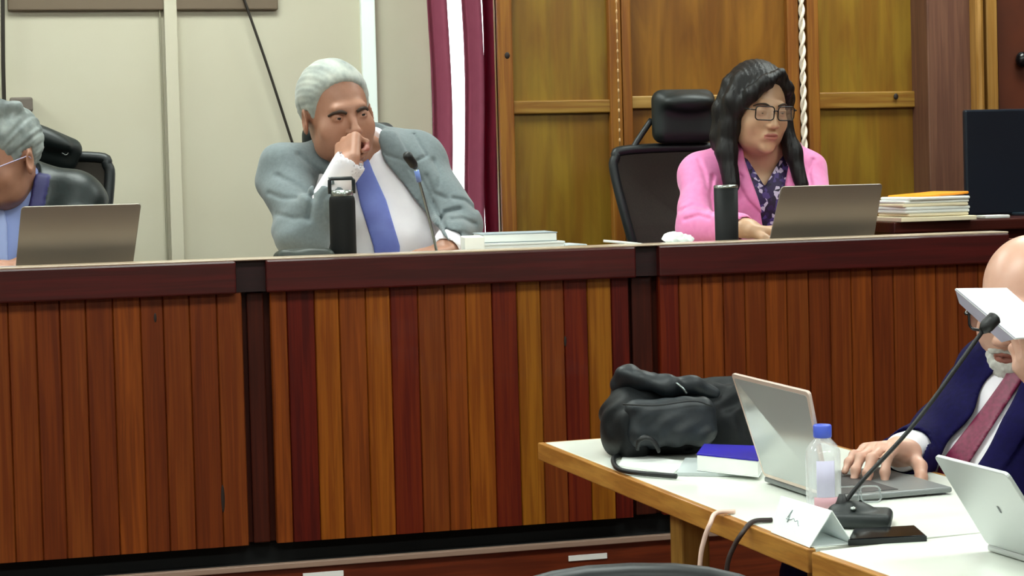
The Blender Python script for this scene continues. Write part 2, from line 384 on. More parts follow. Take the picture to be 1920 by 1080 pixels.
# ------------------------------------------------------------------ implicit surfaces -> one continuous mesh (surface nets)
class SDF:
    def __init__(s, lo, hi, h):
        s.lo = np.array(lo, float); s.h = h; s.n = np.ceil((np.array(hi) - s.lo) / h).astype(int) + 1
        s.F = np.full(tuple(s.n), .06, np.float32)
    def sub(s, lo, hi):
        a = np.clip(np.floor((np.array(lo) - s.lo) / s.h).astype(int), 0, s.n); b = np.clip(np.ceil((np.array(hi) - s.lo) / s.h).astype(int) + 1, 0, s.n)
        if (b <= a).any(): return None, None
        ax = [(s.lo[i] + s.h * np.arange(a[i], b[i])).astype(np.float32) for i in range(3)]
        return tuple(slice(a[i], b[i]) for i in range(3)), np.meshgrid(*ax, indexing='ij')
    def op(s, lo, hi, fn, k=.01, mode='add'):
        sl, g = s.sub(lo, hi)
        if sl is None: return s
        d = fn(*g); A = s.F[sl]
        if mode == 'add':
            h = np.clip(.5 + .5 * (A - d) / k, 0, 1); s.F[sl] = A * (1 - h) + d * h - k * h * (1 - h)
        elif mode == 'sub':
            d = -d; h = np.clip(.5 - .5 * (A - d) / k, 0, 1); s.F[sl] = A * (1 - h) + d * h + k * h * (1 - h)
        elif mode == 'and': s.F[sl] = np.maximum(A, d)
        elif mode == 'warp': s.F[sl] = A + d
        return s
    def cap(s, a, b, ra, rb, k=.012, mode='add', squash=None):
        a = np.array(a, float); b = np.array(b, float); m = max(ra, rb) + .05
        ba = b - a; L = float(ba @ ba) + 1e-12
        def fn(X, Y, Z):
            px, py, pz = X - a[0], Y - a[1], Z - a[2]
            t = np.clip((px * ba[0] + py * ba[1] + pz * ba[2]) / L, 0, 1)
            return np.sqrt((px - t * ba[0]) ** 2 + (py - t * ba[1]) ** 2 + (pz - t * ba[2]) ** 2) - (ra + (rb - ra) * t)
        return s.op(np.minimum(a, b) - m, np.maximum(a, b) + m, fn, k, mode)
    def chain(s, pts, rs, k=.012, mode='add'):
        for i in range(len(pts) - 1): s.cap(pts[i], pts[i + 1], rs[i], rs[i + 1], k, mode)
        return s
    def ell(s, c, r, M=None, k=.012, mode='add'):
        c = np.array(c, float); r = np.array(r, float); M = np.eye(3) if M is None else np.array(M); m = r.max() + .05
        def fn(X, Y, Z):
            q = [(X - c[0]) * M[0, i] + (Y - c[1]) * M[1, i] + (Z - c[2]) * M[2, i] for i in range(3)]
            k0 = np.sqrt(sum((q[i] / r[i]) ** 2 for i in range(3))); k1 = np.sqrt(sum((q[i] / r[i] ** 2) ** 2 for i in range(3))) + 1e-9
            return k0 * (k0 - 1) / k1
        return s.op(c - m, c + m, fn, k, mode)
    def rbox(s, c, hs, r, M=None, k=.012, mode='add'):
        c = np.array(c, float); hs = np.array(hs, float); M = np.eye(3) if M is None else np.array(M); m = np.linalg.norm(hs) + .05
        def fn(X, Y, Z):
            q = [np.abs((X - c[0]) * M[0, i] + (Y - c[1]) * M[1, i] + (Z - c[2]) * M[2, i]) - (hs[i] - r) for i in range(3)]
            return np.sqrt(sum(np.maximum(a, 0) ** 2 for a in q)) + np.minimum(np.maximum(q[0], np.maximum(q[1], q[2])), 0) - r
        return s.op(c - m, c + m, fn, k, mode)
    def all(s, fn, k=.01, mode='warp'): return s.op(s.lo, s.lo + s.h * (s.n - 1), fn, k, mode)
    def offset(s, d): s.F += d; return s
    def copy(s):
        o = SDF.__new__(SDF); o.lo = s.lo.copy(); o.h = s.h; o.n = s.n.copy(); o.F = s.F.copy(); return o
    def mesh(s):
        F = s.F.copy(); F[0] = F[-1] = .05; F[:, 0] = F[:, -1] = .05; F[:, :, 0] = F[:, :, -1] = .05
        ins = F < 0; nx, ny, nz = F.shape
        cnt = np.zeros((nx - 1, ny - 1, nz - 1), np.int8)
        for i in (0, 1):
            for j in (0, 1):
                for k in (0, 1): cnt += ins[i:nx - 1 + i, j:ny - 1 + j, k:nz - 1 + k]
        act = (cnt > 0) & (cnt < 8); idx = np.full(act.shape, -1, np.int64); I = np.argwhere(act); idx[act] = np.arange(len(I))
        acc = np.zeros((len(I), 3)); w_ = np.zeros(len(I))
        cor = [(i, j, k) for i in (0, 1) for j in (0, 1) for k in (0, 1)]
        vals = {c: F[I[:, 0] + c[0], I[:, 1] + c[1], I[:, 2] + c[2]].astype(float) for c in cor}
        for a in cor:
            for ax in range(3):
                if a[ax]: continue
                b = list(a); b[ax] = 1; b = tuple(b); va, vb = vals[a], vals[b]; m = (va < 0) != (vb < 0)
                t = np.where(m, va / np.where(m, va - vb, 1), 0)
                p = np.array(a, float)[None, :].repeat(len(I), 0); p[:, ax] += t
                acc[m] += p[m]; w_[m] += 1
        V = s.lo + s.h * (I + acc / w_[:, None]); Q = []
        for ax in range(3):
            o1, o2 = [(1, 2), (2, 0), (0, 1)][ax]
            sl0 = [slice(1, -1)] * 3; sl1 = [slice(1, -1)] * 3; sl0[ax] = slice(0, -1); sl1[ax] = slice(1, None)
            A = ins[tuple(sl0)]; B = ins[tuple(sl1)]; E = np.argwhere(A != B)
            flip = A[E[:, 0], E[:, 1], E[:, 2]]
            off = np.ones(3, int); off[ax] = 0; E = E + off
            def ci(d1, d2):
                e = E.copy(); e[:, o1] -= d1; e[:, o2] -= d2; return idx[e[:, 0], e[:, 1], e[:, 2]]
            q = np.stack([ci(1, 1), ci(0, 1), ci(0, 0), ci(1, 0)], 1); q[~flip] = q[~flip][:, ::-1]; Q.append(q)
        Q = np.concatenate(Q); Q = Q[(Q >= 0).all(1)]
        # drop loose crumbs: keep islands over 2 percent of the surface
        par = np.arange(len(V))
        for _ in range(60):
            m = par[Q].min(1); new = par.copy()
            for c in range(4): np.minimum.at(new, Q[:, c], m)
            new = new[new]; new = new[new]
            if (new == par).all(): break
            par = new
        c = np.bincount(par, minlength=len(V)); keep = c[par] > .02 * len(V)
        Q = Q[keep[Q].all(1)]; rm = np.cumsum(keep) - 1; V = V[keep]; Q = rm[Q]
        # light smoothing
        return V, Q
    def build(s, name, mats, parent=None, matfn=None, smooth=1):
        V, Q = s.mesh()
        for _ in range(smooth):
            acc = np.zeros_like(V); w_ = np.zeros(len(V))
            for a, b in ((0, 1), (1, 2), (2, 3), (3, 0)):
                np.add.at(acc, Q[:, a], V[Q[:, b]]); np.add.at(w_, Q[:, a], 1); np.add.at(acc, Q[:, b], V[Q[:, a]]); np.add.at(w_, Q[:, b], 1)
            V = V * .5 + .5 * acc / np.maximum(w_, 1)[:, None]
        mi = matfn(V[Q].mean(1)) if matfn else None
        return mesh_obj(name, V, Q, mats, parent, None, mi, True)

def poly_d(poly, x, y):
    """signed distance to a polygon (negative inside), numpy arrays"""
    p = np.array(poly, float); n = len(p); d = np.full(x.shape, 1e9, np.float32); sgn = np.ones(x.shape, np.float32)
    for i in range(n):
        a, b = p[i], p[(i + 1) % n]; ex, ey = b - a; wx, wy = x - a[0], y - a[1]
        t = np.clip((wx * ex + wy * ey) / (ex * ex + ey * ey + 1e-9), 0, 1)
        d = np.minimum(d, (wx - ex * t) ** 2 + (wy - ey * t) ** 2)
        c1 = y >= a[1]; c2 = y < b[1]; c3 = ex * wy > ey * wx
        sgn = np.where((c1 & c2 & c3) | (~c1 & ~c2 & ~c3), -sgn, sgn)
    return sgn * np.sqrt(d)
def pxmask(poly, scale, front=None):
    """outline drawn on the figure's front, metres; front = world Y behind which it has no effect"""
    def fn(X, Y, Z):
        u, v = pix(X, Y, Z); d = (poly_d(poly, u, v) / scale).astype(np.float32)
        if front is not None: d = np.maximum(d, Y - front)
        return d
    return fn
def raise_in(poly, scale, amt, soft=.004, front=None):
    f = pxmask(poly, scale, front)
    return lambda X, Y, Z: -amt * np.clip(.5 - f(X, Y, Z) / (2 * soft), 0, 1)
def folds(amp, kx, ky, kz, ph=0.):
    def fn(X, Y, Z):
        a = kx * X + ky * Y + kz * Z + ph; b = ky * X * .7 - kx * Z * .8 + kz * Y * .5
        return amp * (np.sin(a + 1.7 * np.sin(b * .6 + ph)) * (.55 + .45 * np.sin(b * .45 + 2.1 * ph)))
    return fn

def groove(line, scale, amp, wid, front=None):
    def fn(X, Y, Z):
        u, v = pix(X, Y, Z); d = np.full(u.shape, 1e9, np.float32)
        for a, b in zip(line[:-1], line[1:]):
            ex, ey = b[0] - a[0], b[1] - a[1]; t = np.clip(((u - a[0]) * ex + (v - a[1]) * ey) / (ex * ex + ey * ey), 0, 1)
            d = np.minimum(d, np.hypot(u - a[0] - ex * t, v - a[1] - ey * t))
        r = amp * np.exp(-(d / scale / wid) ** 2)
        return np.where(Y < front, r, 0) if front is not None else r
    return fn
# ------------------------------------------------------------------ heads and hands
BASE = np.stack([CR, np.cross(np.array([0, 0, 1.]), CR), np.array([0, 0, 1.])], 1)
BASE[:, 0] = [_R0[0], _R0[1], 0]; BASE[:, 1] = [CF[0] / math.hypot(CF[0], CF[1]), CF[1] / math.hypot(CF[0], CF[1]), 0]
def rotm(ax, deg):
    a = math.radians(deg); c, s_ = math.cos(a), math.sin(a)
    return np.array({'x': [[1, 0, 0], [0, c, -s_], [0, s_, c]], 'y': [[c, 0, s_], [0, 1, 0], [-s_, 0, c]], 'z': [[c, -s_, 0], [s_, c, 0], [0, 0, 1]]}[ax])
class Head:
    def __init__(s, c, yaw, pitch, roll, size=1.0):
        s.c = np.array(c, float); s.M = BASE @ rotm('z', yaw) @ rotm('y', roll) @ rotm('x', pitch); s.s = size
    def w(s, *p): return s.c + s.M @ (np.array(p, float) * s.s)
    def loc(s, P_):
        return ((P_ - s.c) @ s.M) / s.s
    def loc3(s, X, Y, Z):
        dx_, dy_, dz_ = X - s.c[0], Y - s.c[1], Z - s.c[2]; M = s.M
        return [(dx_ * M[0, i] + dy_ * M[1, i] + dz_ * M[2, i]) / s.s for i in range(3)]
    def add(s, f, neck_to=None, neck_r=(.052, .06), fem=False, lids=.0045, jowl=0., ears=True):
        z = s.s; M = s.M
        f.ell(s.w(0, .020, .034), np.array((.076, .093, .084)) * z, M, .01)
        f.ell(s.w(0, -.022, -.022), np.array((.064 - (.003 if fem else 0), .066, .085)) * z, M, .02 * z)
        f.ell(s.w(0, -.036, -.074), np.array((.047 + jowl * .5 - (.005 if fem else 0), .043, .036)) * z, M, .022 * z)
        for sg in (-1, 1):
            f.ell(s.w(sg * (.036 + jowl * .3), -.052, -.034), np.array((.024 + jowl, .022, .026 + jowl)) * z, M, .018 * z)
            f.ell(s.w(sg * (.044 + jowl * .6), -.018, -.066), np.array((.016 + jowl, .03, .03)) * z, M, .02 * z)
        f.ell(s.w(0, -.071, -.098), np.array((.019, .014, .014)) * z, M, .016 * z)
        f.cap(s.w(-.032, -.077, .018), s.w(.032, -.077, .018), (.0065 if fem else .0105) * z, (.0065 if fem else .0105) * z, .014 * z)
        for sg in (-1, 1): f.ell(s.w(sg * .030, -.096, .0), np.array((.016, .017, .012)) * z, M, .012 * z, 'sub')
        f.cap(s.w(0, -.080, .010), s.w(0, -.101, -.030), .0075 * z, .0095 * z, .010 * z)
        f.ell(s.w(0, -.101 if fem else -.103, -.034), np.array((.0095 if fem else .0125, .011, .009)) * z, M, .006 * z)
        for sg in (-1, 1):
            f.ell(s.w(sg * .0125, -.093, -.038), np.array((.0075, .010, .007)) * z, M, .005 * z)
            f.ell(s.w(sg * .006, -.101, -.0455), np.array((.0032, .004, .003)) * z, M, .002 * z, 'sub')
            f.ell(s.w(sg * .030, -.0735, -.001), np.array((.0145, .0135, .0125)) * z, M, .004 * z)
            f.ell(s.w(sg * .030, -.090, -.002), np.array((.0115, .012, lids)) * z, M, .002 * z, 'sub')
        f.ell(s.w(0, -.078, -.064), np.array((.026, .014, .017)) * z, M, .010 * z)
        f.ell(s.w(0, -.0895, -.0595), np.array((.019, .006, .0048)) * z, M, .004 * z)
        f.ell(s.w(0, -.0880, -.0695), np.array((.017, .0062, .0055)) * z, M, .004 * z)
        f.cap(s.w(-.021, -.090, -.0645), s.w(.021, -.090, -.0645), .0022 * z, .0022 * z, .003 * z, 'sub')
        for sg in (-1, 1):
            f.cap(s.w(sg * .019, -.094, -.042), s.w(sg * .030, -.082, -.064), .0022 * z, .0018 * z, .010 * z, 'sub')
        if ears:
            for sg in (-1, 1):
                R = M @ rotm('z', sg * 22) @ rotm('x', -12)
                f.ell(s.w(sg * .079, .006, -.008), np.array((.0075, .018, .031)) * z, R, .006 * z)
                f.ell(s.w(sg * .086, .001, -.004), np.array((.006, .010, .017)) * z, R, .004 * z, 'sub')
        if neck_to is not None:
            f.cap(s.w(0, .028, -.045), neck_to, neck_r[0] * z, neck_r[1], .025)
            f.cap(s.w(0, -.005, -.085), np.array(neck_to) + s.M @ np.array([0, -.02, .02]), .036 * z, neck_r[1] * .8, .025)
    def matfn(s, lips=1):
        def fn(c):
            L = s.loc(c); m = np.zeros(len(c), np.int32)
            u = ((L[:, 0]) / .021) ** 2 + ((L[:, 2] + .0645) / .0095) ** 2
            m[(u < 1) & (L[:, 1] < -.075)] = lips
            return m
        return fn
    def eyes(s, parent, iris='iris_brown', down=0.3, brow='brow_dark', browr=.0033, dz=0.):
        for sg in (-1, 1):
            m = MB(); m.sphere(s.w(sg * .030, -.0725, -.001), .0122 * s.s, n=20)
            o = m.build('eye', ['eye_white'], parent)
            d = np.array([0, -1, -down]); d /= np.linalg.norm(d); c = s.w(sg * .030, -.0725, -.001); dd = s.M @ d
            x = s.M @ np.array([1, 0, 0]); y = np.cross(dd, x)
            k = MB(); k.sphere(c + dd * .0072 * s.s, .0062 * s.s, n=14); k.build('iris', iris, o) if False else k.build('iris', iris, parent)
            b = MB(); pts = [s.w(sg * .013, -.0885, .0155 + dz), s.w(sg * .026, -.0895, .021 + dz), s.w(sg * .040, -.080, .0195 + dz), s.w(sg * .049, -.067, .013 + dz)]
            b.tube(smooth_path(pts, 4), [browr * s.s * (1 - .6 * abs(i / 12 - .35)) for i in range(13)], 8)
            b.build('eyebrow', brow, parent)
    def hair(s, parent, hl, mat_, infl=1.0, extra=None, h=.003, amp=.0018, lo=(-.12, -.13, -.16), hi=(.12, .16, .16), strand=(260, 90, 60), c=(0, .02, .034), r=(.0815, .0985, .0925), name='hair', pts=None, long_=False, thin=.016):
        cs = [s.w(*[(lo, hi)[(q >> i) & 1][i] for i in range(3)]) for q in range(8)]
        if pts is not None: cs += list(pts)
        f = SDF(np.min(cs, 0) - .01, np.max(cs, 0) + .01, h)
        f.ell(s.w(*c), np.array(r) * s.s * infl, s.M, .01)
        hy, hz = zip(*hl)
        def cut(X, Y, Z):
            x, y, z = s.loc3(X, Y, Z); return (np.interp(y, hy, hz).astype(np.float32) - z + .0025 * np.sin(x * 700 + y * 500)) * s.s * .7
        f.all(cut, mode='and')
        def fade(X, Y, Z):
            x, y, z = s.loc3(X, Y, Z); q = np.clip(z - np.interp(y, hy, hz), 0, .1)
            return (.0052 * s.s * np.exp(-q / thin)).astype(np.float32)
        f.all(fade)
        if extra: extra(f)
        def st(X, Y, Z):
            x, y, z = s.loc3(X, Y, Z)
            if long_: an = np.arctan2(x, y - .01); return amp * (np.sin(an * 38 + .5 * np.sin(z * 20)) * .5 + .5 * np.sin(an * 83 + .6 * np.sin(z * 26)))
            an = np.arctan2(x, z + .02 + 0 * y)
            return amp * (np.sin(an * 26 + y * 60 + 2 * np.sin(z * 50)) * .6 + .4 * np.sin(an * 55 + y * 110))
        f.all(st)
        return f.build(name, mat_, parent)
    def glasses(s, parent, m_, hw=.0245, hh=.0165, r=.0013, half_rim=False):
        g = MB()
        for sg in (-1, 1):
            c = s.w(sg * .031, -.101, -.002); ux = s.M @ rotm('z', sg * 8) @ np.array([1, 0, 0]); uz = s.M[:, 2]
            g.tube(rect_tube_path(c, ux, uz, hw * s.s, hh * s.s, .009 * s.s), r, 6, closed=True)
            g.tube(smooth_path([s.w(sg * .055, -.097, .006), s.w(sg * .068, -.085, .006), s.w(sg * .0785, -.02, .008), s.w(sg * .080, .004, .006), s.w(sg * .080, .018, -.014)], 5), r * 1.1, 6)
        g.tube(smooth_path([s.w(-.0075, -.1025, .002), s.w(0, -.105, .005), s.w(.0075, -.1025, .002)], 4), r, 6)
        o = g.build('glasses', m_, parent)
        for sg in (-1, 1):
            c = s.w(sg * .031, -.101, -.002); ux = s.M @ rotm('z', sg * 8) @ np.array([1, 0, 0])
            l = MB(); pth = rect_tube_path(c, ux, s.M[:, 2], (hw - .001) * s.s, (hh - .001) * s.s, .008 * s.s)
            l.prism(pth, s.M @ np.array([0, .0012, 0])); l.build('lens', 'lens_glass', o)
        return o

def hand(f, wrist, d, palm, side, curls, s=1.0, spread=.10, thumb=(40, 35), tdrop=.3, k=.006):
    """wrist point, finger direction, palm normal; side=+1 thumb on cross(d, back)"""
    y = np.array(d, float); y /= np.linalg.norm(y); pn = np.array(palm, float); pn -= y * (pn @ y); pn /= np.linalg.norm(pn); zb = -pn
    x = np.cross(y, zb) * side; M = np.stack([x, y, zb], 1); w_ = np.array(wrist, float)
    L = lambda a, b, c: w_ + M @ (np.array([a, b, c]) * s)
    f.cap(L(0, -.008, 0), L(0, .012, 0), .026 * s, .027 * s, .01)
    f.rbox(L(0, .048, 0), np.array((.040, .046, .0145)) * s, .0135 * s, M, .012)
    f.ell(L(.022, .028, -.008), np.array((.018, .030, .016)) * s, M, .01)
    xs = (.0305, .0105, -.0100, -.0290); ys = (.088, .093, .089, .080); Ls = ((.042, .026, .021), (.046, .030, .022), (.043, .028, .021), (.034, .021, .019)); rr = (.0092, .0095, .0090, .0080)
    for i in range(4):
        p = L(xs[i], ys[i], .001); q0 = L(xs[i] * .9, ys[i] - .03, .001)
        f.cap(q0, p, rr[i] * s * 1.05, rr[i] * s * 1.12, k)
        a = 0; dx_ = spread * (1.2 - i * .8) * (1 if True else 0)
        for j in range(3):
            a += curls[i][j]; an = math.radians(a)
            dirv = M @ np.array([dx_ * math.cos(an) * .6, math.cos(an), -math.sin(an)]); dirv /= np.linalg.norm(dirv)
            q = p + dirv * Ls[i][j] * s
            f.cap(p, q, rr[i] * s * (1.0 - .09 * j), rr[i] * s * (.92 - .09 * j), .003 if j else .005)
            f.ell(p + M[:, 2] * .0015 * s, np.array((rr[i], rr[i], rr[i])) * s * 1.04, M, .003)
            p = q
    a1, a2 = math.radians(thumb[0]), math.radians(thumb[1])
    t0 = L(.022, .018, -.006); d1 = M @ np.array([math.sin(a1), math.cos(a1), -tdrop]); d1 /= np.linalg.norm(d1)
    t1 = t0 + d1 * .046 * s; d2 = M @ np.array([math.sin(a2), math.cos(a2), -tdrop * 1.3]); d2 /= np.linalg.norm(d2)
    t2 = t1 + d2 * .033 * s; a3 = a2 * .6; d3 = M @ np.array([math.sin(a3), math.cos(a3), -tdrop * 1.6]); d3 /= np.linalg.norm(d3)
    t3 = t2 + d3 * .024 * s
    f.chain([t0, t1, t2, t3], [.0145 * s, .0115 * s, .0105 * s, .0085 * s], .005)
    return M

# ------------------------------------------------------------------ people
mat('skin_tan', 'B0806A', .5, sub=.05, c2='A07058', nscale=25, bump=.15)
mat('skin_light', 'D8B89C', .5, sub=.08, c2='CCA88C', nscale=25, bump=.15)
mat('skin_woman', 'C8A080', .45, sub=.05, c2='BE9676', nscale=25, bump=.1)
mat('skin_bald', 'D8AC98', .38, sub=.08, c2='CC9C86', nscale=20, bump=.12)
mat('lips_tan', '96584A', .45); mat('lips_rose', 'A8685A', .4)
mat('eye_white', 'A89488', .4); mat('iris_brown', '1a0f0a', .2)
mat('brow_dark', '38281e', .8); mat('brow_grey', '6a6058', .8)
mat('hair_silver', 'B4B8AE', .6, c2='7c8480', nscale=30, stretch=(1, .3, 1), bump=.5, sheen=.3)
mat('hair_grey', '9aa29f', .55, c2='565e5e', nscale=26, bump=.5)
mat('hair_black', '080607', .5, c2='100b0b', nscale=70, stretch=(3, 3, .25), bump=.8, spec=.35)
mat('beard_white', 'D0CEC8', .8, c2='A8A6A0', nscale=90, bump=.7)
mat('lens_glass', 'FFFFFF', .05, trans=.9, alpha=.25); mat('frame_pale', 'B4A8C8', .3); mat('frame_black', '0c0c0e', .25)
mat('suit_grey', '6f7a7d', .85, c2='656f73', nscale=120, bump=.2, sheen=.2)
mat('suit_navy', '120c42', .85, c2='0c0834', nscale=100, bump=.2, spec=.15)
mat('suit_black', '142020', .42, c2='0c1515', nscale=60, bump=.3, spec=.4)
mat('navy_collar', '24205a', .6)
mat('shirt_white', 'F2EEF2', .7, c2='E6E2EA', nscale=12, bump=.2)
mat('shirt_blue', '94A4DC', .7); mat('tie_blue', '5A64B4', .5, c2='6C7CC8', nscale=14)
mat('tie_pale', 'A8B8EC', .5)
mat('tie_maroon', '7c1c44', .5, c2='621434', nscale=160)
mat('jacket_pink', 'F08CC4', .7, c2='E880BA', nscale=70, bump=.15, sheen=.3)
# patterned blouse
m_ = mat('blouse', '3a2c58', .6); nt = m_.node_tree
vo = nt.nodes.new('ShaderNodeTexVoronoi'); vo.inputs['Scale'].default_value = 95; tc = nt.nodes.new('ShaderNodeTexCoord'); nt.links.new(tc.outputs['Object'], vo.inputs['Vector'])
cr = nt.nodes.new('ShaderNodeValToRGB'); cr.color_ramp.interpolation = 'CONSTANT'
for p_, c_ in ((0, '2a1c48'), (.35, '4a3a78'), (.6, 'C8C0D8'), (.8, '1c1430')):
    if p_ == 0: cr.color_ramp.elements[0].color = lin(c_)
    else:
        e_ = cr.color_ramp.elements.new(p_); e_.color = lin(c_)
cr.color_ramp.elements.remove(cr.color_ramp.elements[-1])
sp = nt.nodes.new('ShaderNodeSeparateColor'); nt.links.new(vo.outputs['Color'], sp.inputs[0]); nt.links.new(sp.outputs[0], cr.inputs[0]); nt.links.new(cr.outputs[0], nt.nodes['Principled BSDF'].inputs['Base Color'])

def box_of(pts, m=.12):
    a = np.array(pts); return a.min(0) - m, a.max(0) + m

# ---- the man in the grey suit, chin on his fist
def man_grey():
    Y0 = 4.60
    hd = Head(PY(632, 213, 4.56), 27, 6, -8, 1.06)
    root = thing('person', 'person in a light grey suit and blue tie resting chin on a fist', 'person', PY(690, 600, 4.66))
    nb = PY(668, 305, 4.64)
    shL, shR = PY(538, 326, 4.60), PY(780, 306, 4.66); elL, wrL = PY(568, 442, 4.42), PY(650, 314, 4.375)
    elR, wrR = PY(856, 420, 4.52), PY(838, 468, 4.36)
    chest, belly, pel = PY(682, 375, 4.68), PY(742, 465, 4.66), PY(750, 590, 4.74)
    lo, hi = box_of([shL, shR, elL, wrL, elR, wrR, pel, hd.c], .17)
    # body
    b = SDF(np.minimum(lo, hd.c - .16), np.maximum(hi, hd.c + .16), .0032)
    hd.add(b, nb, (.056, .064), jowl=.006, lids=.0014)
    b.ell(chest, (.145, .10, .17), None, .03); b.ell(belly, (.145, .10, .14), None, .03); b.ell(pel, (.15, .11, .12), None, .03)
    b.cap(nb, shL, .05, .045, .03); b.cap(nb, shR, .05, .045, .03)
    b.chain([shL, elL, wrL], [.045, .036, .026], .01); b.chain([shR, elR, wrR], [.045, .036, .026], .01)
    kn = PY(668, 268, 4.40)
    hand(b, wrL, np.array((.16, .62, .70)), np.array((.75, .45, -.25)), -1, [(72, 88, 50), (78, 92, 50), (80, 92, 50), (84, 90, 48)], 1.0, .02, (30, 5), .75)
    hand(b, wrR, np.array((-.75, -.5, -.12)), (0, 0, -1), 1, [(14, 20, 10), (16, 22, 12), (18, 24, 12), (22, 26, 12)], .95, .08, (45, 30), .2)
    b.build('body', ['skin_tan', 'lips_tan', 'skin_light'], root, hd.matfn())
    hd.eyes(root, down=.15, brow='brow_dark', browr=.0044, dz=-.0075)
    hd.hair(root, [(-.11, .092), (-.085, .086), (-.062, .076), (-.046, .050), (-.030, .005), (-.018, -.018), (-.008, .012), (.022, .015), (.034, -.045), (.11, -.055)], 'hair_silver', 1.02, amp=.001)
    # shirt
    def torso(f, g=0.):
        f.ell(chest, (.185 + g, .125 + g, .185 + g), None, .04); f.ell(belly, (.190 + g, .155 + g, .16 + g), None, .06); f.ell(pel, (.19 + g, .15 + g, .16 + g), None, .05)
        f.cap(nb + (0, .02, -.01), shL + (0, 0, .0), .062 + g, .062 + g, .05); f.cap(nb + (0, .02, -.01), shR, .062 + g, .064 + g, .05)
    s = SDF(lo, hi, .004); torso(s)
    s.chain([shL, elL], [.046, .038], .02); s.cap(elL + .5 * (wrL - elL), wrL + .06 * (wrL - elL), .036, .039, .01); s.chain([shR, elR, wrR], [.046, .038, .035], .02)
    s.cap(nb + (.0, -.005, -.02), nb + (0, -.02, .045), .064, .058, .006)
    s.cap(nb + (0, -.03, .055), nb + (0, -.06, .2), .060, .07, .003, 'sub')
    s.cap(wrL + .03 * (wrL - elL), wrL + .4 * (wrL - elL), .034, .038, .003, 'sub'); s.cap(wrR, wrR + .3 * (wrR - elR), .029, .033, .003, 'sub')
    s.all(folds(.0025, 30, 20, 45, .6))
    shirt = s.build('shirt', 'shirt_white', root)
    # tie lies on the shirt front
    t = SDF(lo, hi, .0035); torso(t); t.F -= .008; t.cap(nb + (.0, -.005, -.02), nb + (0, -.02, .045), .066, .06, .006)
    t.all(pxmask([(664, 296), (690, 296), (700, 322), (724, 375), (750, 462), (748, 500), (706, 500), (700, 462), (676, 385), (664, 330)], 755, 4.60), mode='and')
    t.build('tie', 'tie_blue', root)
    # jacket
    j = SDF(lo, hi, .004); torso(j, .012)
    j.chain([shL, elL, wrL - .22 * (wrL - elL)], [.072, .062, .045], .022)
    j.chain([shR, elR, wrR - .05 * (wrR - elR)], [.070, .060, .046], .022)
    j.cap(nb + (.02, .03, .0), nb + (.03, .01, .035), .078, .072, .02)
    j.cap(nb + (0, -.02, .02), nb + (0, -.05, .2), .068, .08, .006, 'sub')
    j.cap(wrL - .28 * (wrL - elL), wrL + .4 * (wrL - elL), .038, .041, .004, 'sub'); j.cap(wrR - .1 * (wrR - elR), wrR + .3 * (wrR - elR), .040, .044, .004, 'sub')
    V = [(640, 262), (700, 262), (722, 300), (762, 350), (802, 402), (852, 468), (870, 540), (600, 540), (655, 470), (662, 400), (655, 330)]
    m = pxmask(V, 755, 4.62)
    # the carved opening must not reach the forearm in front
    def opening(X, Y, Z):
        d = m(X, Y, Z)
        a, c = elL, wrL; ba = c - a; Lq = float(ba @ ba); px_, py_, pz_ = X - a[0], Y - a[1], Z - a[2]
        tt = np.clip((px_ * ba[0] + py_ * ba[1] + pz_ * ba[2]) / Lq, 0, 1); dd = np.sqrt((px_ - tt * ba[0]) ** 2 + (py_ - tt * ba[1]) ** 2 + (pz_ - tt * ba[2]) ** 2)
        return np.maximum(d, .075 - dd)
    j.all(opening, .004, 'sub')
    j.all(raise_in([(700, 240), (742, 246), (772, 300), (764, 318), (790, 345), (822, 410), (852, 466), (800, 402), (760, 350), (720, 300)], 755, .007, .0015, 4.62))
    j.all(groove([(776, 252), (800, 292), (772, 306), (796, 346), (826, 408), (856, 466)], 755, .006, .0035, 4.66)); j.all(groove([(700, 262), (722, 290), (772, 306)], 755, .004, .003, 4.66))
    j.all(groove([(862, 392), (835, 398), (822, 425), (826, 468)], 755, .010, .006, 4.7)); j.all(groove([(520, 330), (560, 350), (588, 372)], 755, .007, .007, 4.7)); j.all(groove([(625, 352), (606, 372), (612, 410)], 755, .006, .006, 4.6)); j.all(groove([(560, 290), (596, 322), (612, 345)], 755, .006, .006, 4.7))
    j.all(folds(.005, 26, 18, 38, 1.0)); j.all(folds(.0025, -50, 30, 34, 2.2))
    j.all(groove([(604, 330), (588, 362), (578, 408)], 755, .013, .008, 4.7))
    for ln, am in (([(520, 402), (550, 410), (566, 408)], .004), ([(505, 362), (530, 372), (556, 372)], .005),
                   ([(812, 300), (826, 330), (822, 352)], .007), ([(800, 330), (812, 362), (836, 372)], .007), ([(850, 372), (872, 376), (890, 392)], .007), ([(846, 412), (868, 410), (890, 420)], .007), ([(850, 440), (868, 436), (884, 442)], .006)):
        j.all(groove(ln, 755, am, .0055, 4.7))
    j.build('jacket', 'suit_grey', root)
    tr = SDF(*box_of([pel, PY(600, 640, 4.3), PY(860, 640, 4.3)], .22), .008); tr.ell(pel + (0, 0, -.05), (.19, .16, .14), None, .03)
    for px in (640, 840):
        kp = PY(px, 640, 4.33); kp[2] = .83; tr.cap(pel + ((kp[0] - pel[0]) * .5, 0, -.1), kp, .09, .065, .03)
        fp = kp + (0, .03, -.36); fp[2] = max(fp[2], .52); tr.cap(kp, fp, .065, .05, .02)
    tr.build('trousers', 'suit_grey', root)
    return root

